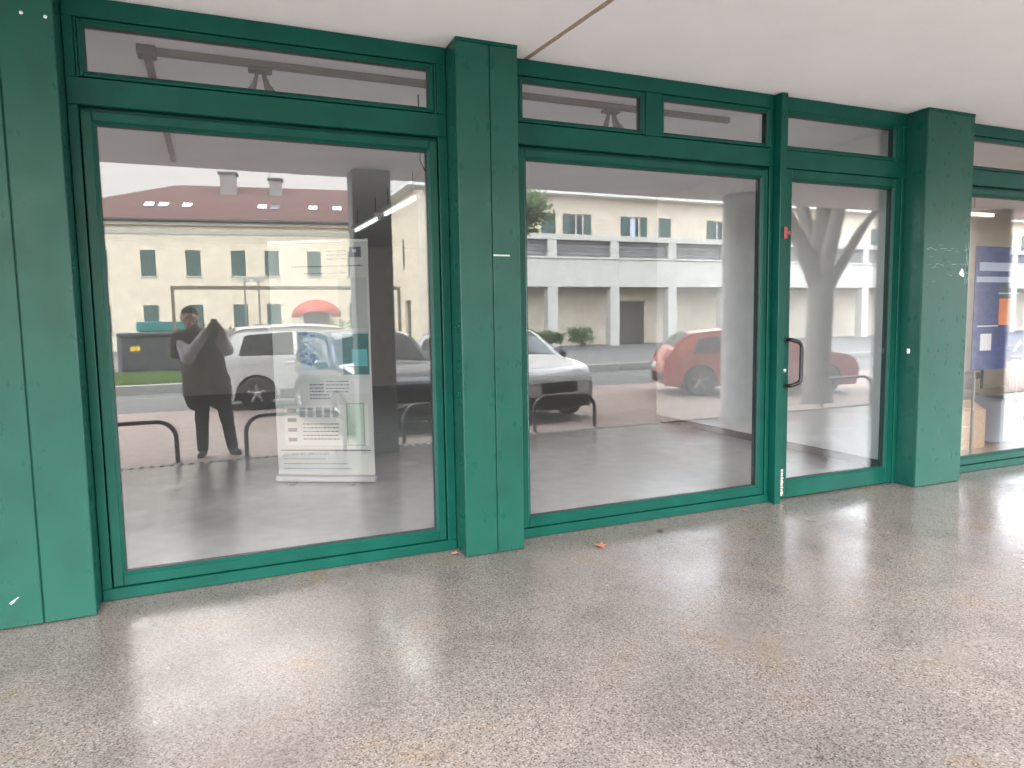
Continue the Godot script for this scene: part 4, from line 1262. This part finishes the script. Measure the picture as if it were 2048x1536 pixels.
func person():
	var O := Vector3(-.06, -.04, 4.62)
	var o := thing("person", "person in dark olive waistcoat and lilac grey sleeves photographing the shop, seen mirrored", "person", O)
	var P := func(x, y, z): return Vector3(x, y + (.04 if y > .9 else .0), z) - Vector3(-.06, 0, 4.62)
	var hipL: Vector3 = P.call(-.17, .88, 4.64); var hipR: Vector3 = P.call(.03, .88, 4.64)
	var kneL: Vector3 = P.call(-.19, .48, 4.60); var kneR: Vector3 = P.call(.08, .48, 4.60)
	var ankL: Vector3 = P.call(-.20, .085, 4.63); var ankR: Vector3 = P.call(.13, .085, 4.64)
	var toeL: Vector3 = P.call(-.23, .035, 4.44); var toeR: Vector3 = P.call(.20, .035, 4.47)
	var chest: Vector3 = P.call(-.16, 1.24, 4.66); var neck: Vector3 = P.call(-.23, 1.46, 4.66)
	var head: Vector3 = P.call(-.265, 1.615, 4.66)
	var shL: Vector3 = P.call(-.37, 1.38, 4.68); var shR: Vector3 = P.call(-.01, 1.40, 4.64)
	var elL: Vector3 = P.call(-.30, 1.17, 4.50); var elR: Vector3 = P.call(.13, 1.24, 4.52)
	var wrL: Vector3 = P.call(-.085, 1.465, 4.535); var wrR: Vector3 = P.call(.085, 1.46, 4.535)
	# body with head and hands as one surface
	var body := [[hipL, kneL, .085, .06], [hipR, kneR, .085, .06], [kneL, ankL, .055, .04], [kneR, ankR, .055, .04],
		[(hipL + hipR) / 2, chest, .11, .12], [chest, neck, .11, .055], [neck, head - Vector3(0, .06, 0), .055, .055],
		[shL, elL, .05, .042], [shR, elR, .05, .042], [elL, wrL, .04, .028], [elR, wrR, .04, .028], [shL, neck, .06, .05], [shR, neck, .06, .05]]
	var skin := mat(.46, .29, .21, .55)
	put(o, "body", sdf_mesh(body, .02, .03), skin)
	var hb := [[head + Vector3(0, .035, .015), head + Vector3(0, .02, -.005), .088, .085], [head + Vector3(0, -.05, -.025), head + Vector3(0, -.075, -.045), .058, .042],
		[head + Vector3(0, .0, -.088), head + Vector3(0, -.03, -.108), .012, .016], [head + Vector3(0, -.1, .02), head + Vector3(0, -.16, .03), .055, .058],
		[head + Vector3(-.086, -.015, .01), head + Vector3(-.09, .02, .02), .014, .018], [head + Vector3(.086, -.015, .01), head + Vector3(.09, .02, .02), .014, .018],
		[head + Vector3(-.03, .024, -.082), head + Vector3(.03, .024, -.082), .014, .014], [head + Vector3(-.02, -.058, -.088), head + Vector3(.02, -.058, -.088), .009, .009]]
	put(o, "head", sdf_mesh(hb, .009, .022), skin)
	for s in [-1, 1]:
		var e := MB.new()
		e.lathe([Vector2(0, -.010), Vector2(.007, -.007), Vector2(.010, 0), Vector2(.007, .007), Vector2(0, .010)], 10, Transform3D(Basis(), head + Vector3(s * .032, .005, -.086)))
		put(o, "eye", e, mat(.08, .06, .05, .2))
	for s in [-1, 1]:
		var wr := wrL if s < 0 else wrR
		var palm: Vector3 = P.call(s * .056, 1.515, 4.515)
		var hbn := hand_bones(wr, palm, Vector3(-s * .5, .5, .5).normalized() * 1.0, Vector3(-s * .2, .85, -.1).normalized(), Vector3(-s, .2, -.2).normalized(), Vector3(-s * .6, .4, .3).normalized())
		put(o, "hand", sdf_mesh(hbn, .0045, .008), skin)
	var cap := [[head + Vector3(0, .06, .02), head + Vector3(0, .03, .045), .094, .092], [head + Vector3(0, -.01, .06), head + Vector3(0, -.06, .06), .082, .065]]
	put(o, "hair", sdf_mesh(cap, .012, .03), mat(.025, .022, .02, .8))
	# clothes
	var olive := grained(mat(.06, .06, .047, .8), .35, .7, 1.0, .02, 50)
	var vest := [[P.call(-.25, 1.30, 4.67), P.call(-.22, .80, 4.66), .15, .16], [P.call(-.08, 1.30, 4.66), P.call(-.02, .80, 4.65), .15, .165], [P.call(-.16, 1.2, 4.60), P.call(-.13, .8, 4.58), .12, .14],
		[P.call(-.23, .80, 4.65), P.call(-.23, .68, 4.65), .155, .13], [P.call(.0, .80, 4.65), P.call(.02, .68, 4.65), .155, .13], [shL, shR, .105, .10], [P.call(-.22, 1.42, 4.66), P.call(-.24, 1.50, 4.66), .085, .078],
		[P.call(-.40, 1.40, 4.70), P.call(-.44, 1.22, 4.70), .085, .075]]
	put(o, "waistcoat", sdf_mesh(vest, .022, .05), olive)
	var lil := grained(mat(.70, .67, .74, .85), .3, .8, 1.0, .02, 51)
	put(o, "sleeve", sdf_mesh([[shR, elR, .078, .068], [elR, wrR, .066, .046]], .016, .03), lil)
	put(o, "sleeve", sdf_mesh([[shL, elL, .082, .075], [elL, wrL, .075, .05]], .016, .03), lil)
	var tr := [[hipL, kneL, .105, .078], [hipR, kneR, .105, .078], [kneL, ankL + Vector3(0, .02, 0), .076, .066], [kneR, ankR + Vector3(0, .02, 0), .076, .066], [hipL + Vector3(0, .04, 0), hipR + Vector3(0, .04, 0), .12, .12]]
	put(o, "trousers", sdf_mesh(tr, .02, .03), grained(mat(.018, .02, .024, .85), .3, .7, 1.0, .02, 52))
	for s in 2:
		var a: Vector3 = [ankL, ankR][s]; var t: Vector3 = [toeL, toeR][s]
		put(o, "shoe", sdf_mesh([[Vector3(a.x, .045, a.z + .03), Vector3(t.x, .04, t.z + .04), .045, .04], [Vector3(a.x, .09, a.z), Vector3(a.x, .05, a.z), .046, .046]], .012, .02), M.black)
	# phone held up in front of the face
	var ph := thing("mobile_phone", "dark mobile phone held up by the mirrored person", "phone", Vector3(0, 1.55, 4.500))
	pbox(ph, "phone_body", mat(.02, .02, .022, .25), -.038, .038, -.105, .055, -.004, .004, .003)
	pbox(ph, "phone_screen", mat(.03, .035, .04, .08), -.035, .035, -.1, .05, .0042, .0050, 0.0)
	var ls := MB.new()
	for q in [Vector2(.0, .0), Vector2(-.02, .03), Vector2(.02, .03)]:
		ls.lathe([Vector2(0, .0062), Vector2(.008, .0062), Vector2(.009, .004)], 14, Transform3D(Basis(Vector3.RIGHT, -PI / 2), Vector3(q.x, q.y, 0)))
	put(ph, "phone_lens", ls, M.win_glass)

func litter():
	var spots := [[2.34, .40, 1.0], [3.81, .15, .6], [2.90, .30, .7], [1.40, .12, .6]]
	for i in 4:
		var q = spots[i]
		var o := thing("fallen_leaf", ["orange-brown fallen leaf on the terrazzo left of the door", "small reddish leaf lying at the foot of the door post", "dark curled leaf on the terrazzo between pillar and door", "small pinkish leaf by the foot of the middle pillar"][i], "leaf", Vector3(q[0], .002, q[1]), rng.randf() * TAU, "fallen leaves on the terrazzo")
		var b := MB.new()
		var s: float = .055 * q[2]
		var rim := [Vector3(0, 0, -1), Vector3(.3, .1, -.5), Vector3(.75, .28, -.55), Vector3(.5, .15, 0), Vector3(.7, .3, .45), Vector3(.2, .08, .5), Vector3(0, .02, 1.0), Vector3(-.25, .1, .45), Vector3(-.7, .32, .5), Vector3(-.5, .15, 0), Vector3(-.75, .25, -.5), Vector3(-.3, .1, -.5)]
		for k in 12:
			b.tri(Vector3(0, .05, 0) * s, rim[(k + 1) % 12] * s, rim[k] * s)
		put(o, "blade", b, [mat(.34, .14, .08, .7), mat(.25, .08, .06, .7), mat(.06, .05, .04, .7), mat(.36, .18, .15, .7)][i])
		var st := MB.new(); st.tube([Vector3(0, .006, s), Vector3(.01, .012, s * 1.7)], .0015, 5)
		put(o, "leaf_stalk", st, mat(.2, .12, .07, .7))

# ---------------------------------------------------------------- scene
func _ready():
	rng.seed = 11
	# camera
	var cam := Camera3D.new()
	cam.name = "camera"
	var yaw := deg_to_rad(22.98); var pitch := deg_to_rad(-5.32); var roll := deg_to_rad(-.93)
	var fw := Vector3(sin(yaw) * cos(pitch), sin(pitch), -cos(yaw) * cos(pitch))
	var r := fw.cross(Vector3.UP).normalized(); var u := r.cross(fw)
	cam.transform = Transform3D(Basis(r * cos(roll) + u * sin(roll), -r * sin(roll) + u * cos(roll), -fw), Vector3(0, 1.55, 4.431))
	cam.fov = rad_to_deg(2.0 * atan(768.0 / 1394.0))
	cam.near = .01; cam.far = 600
	add_child(cam)
	# sky: bright even overcast
	var sky := ProceduralSkyMaterial.new()
	sky.sky_top_color = Color(.93, .97, 1.0); sky.sky_horizon_color = Color(.94, .975, 1.0); sky.sky_curve = .6
	sky.ground_bottom_color = Color(.3, .29, .27); sky.ground_horizon_color = Color(.5, .5, .5)
	var env := Environment.new()
	env.background_mode = Environment.BG_SKY
	env.sky = Sky.new(); env.sky.sky_material = sky
	env.background_energy_multiplier = 1.25
	env.tonemap_mode = Environment.TONE_MAPPER_LINEAR
	env.tonemap_exposure = 15.0
	env.sdfgi_enabled = true; env.ssao_enabled = true; env.ssil_enabled = true
	var we := WorldEnvironment.new()
	we.environment = env
	add_child(we)
	# veiled sun high over the street, spread wide by the cloud
	var sun := DirectionalLight3D.new()
	sun.name = "sun"
	sun.light_energy = .28; sun.light_angular_distance = 45.0; sun.light_color = Color(1, .985, .97)
	sun.shadow_enabled = true
	sun.look_at_from_position(Vector3(-2, 8, 9), Vector3.ZERO)
	add_child(sun)
	make_materials()
	arcade()
	shopfront()
	street()
	buildings()
	shop_contents()
	street_things()
	cars()
	person()
	litter()
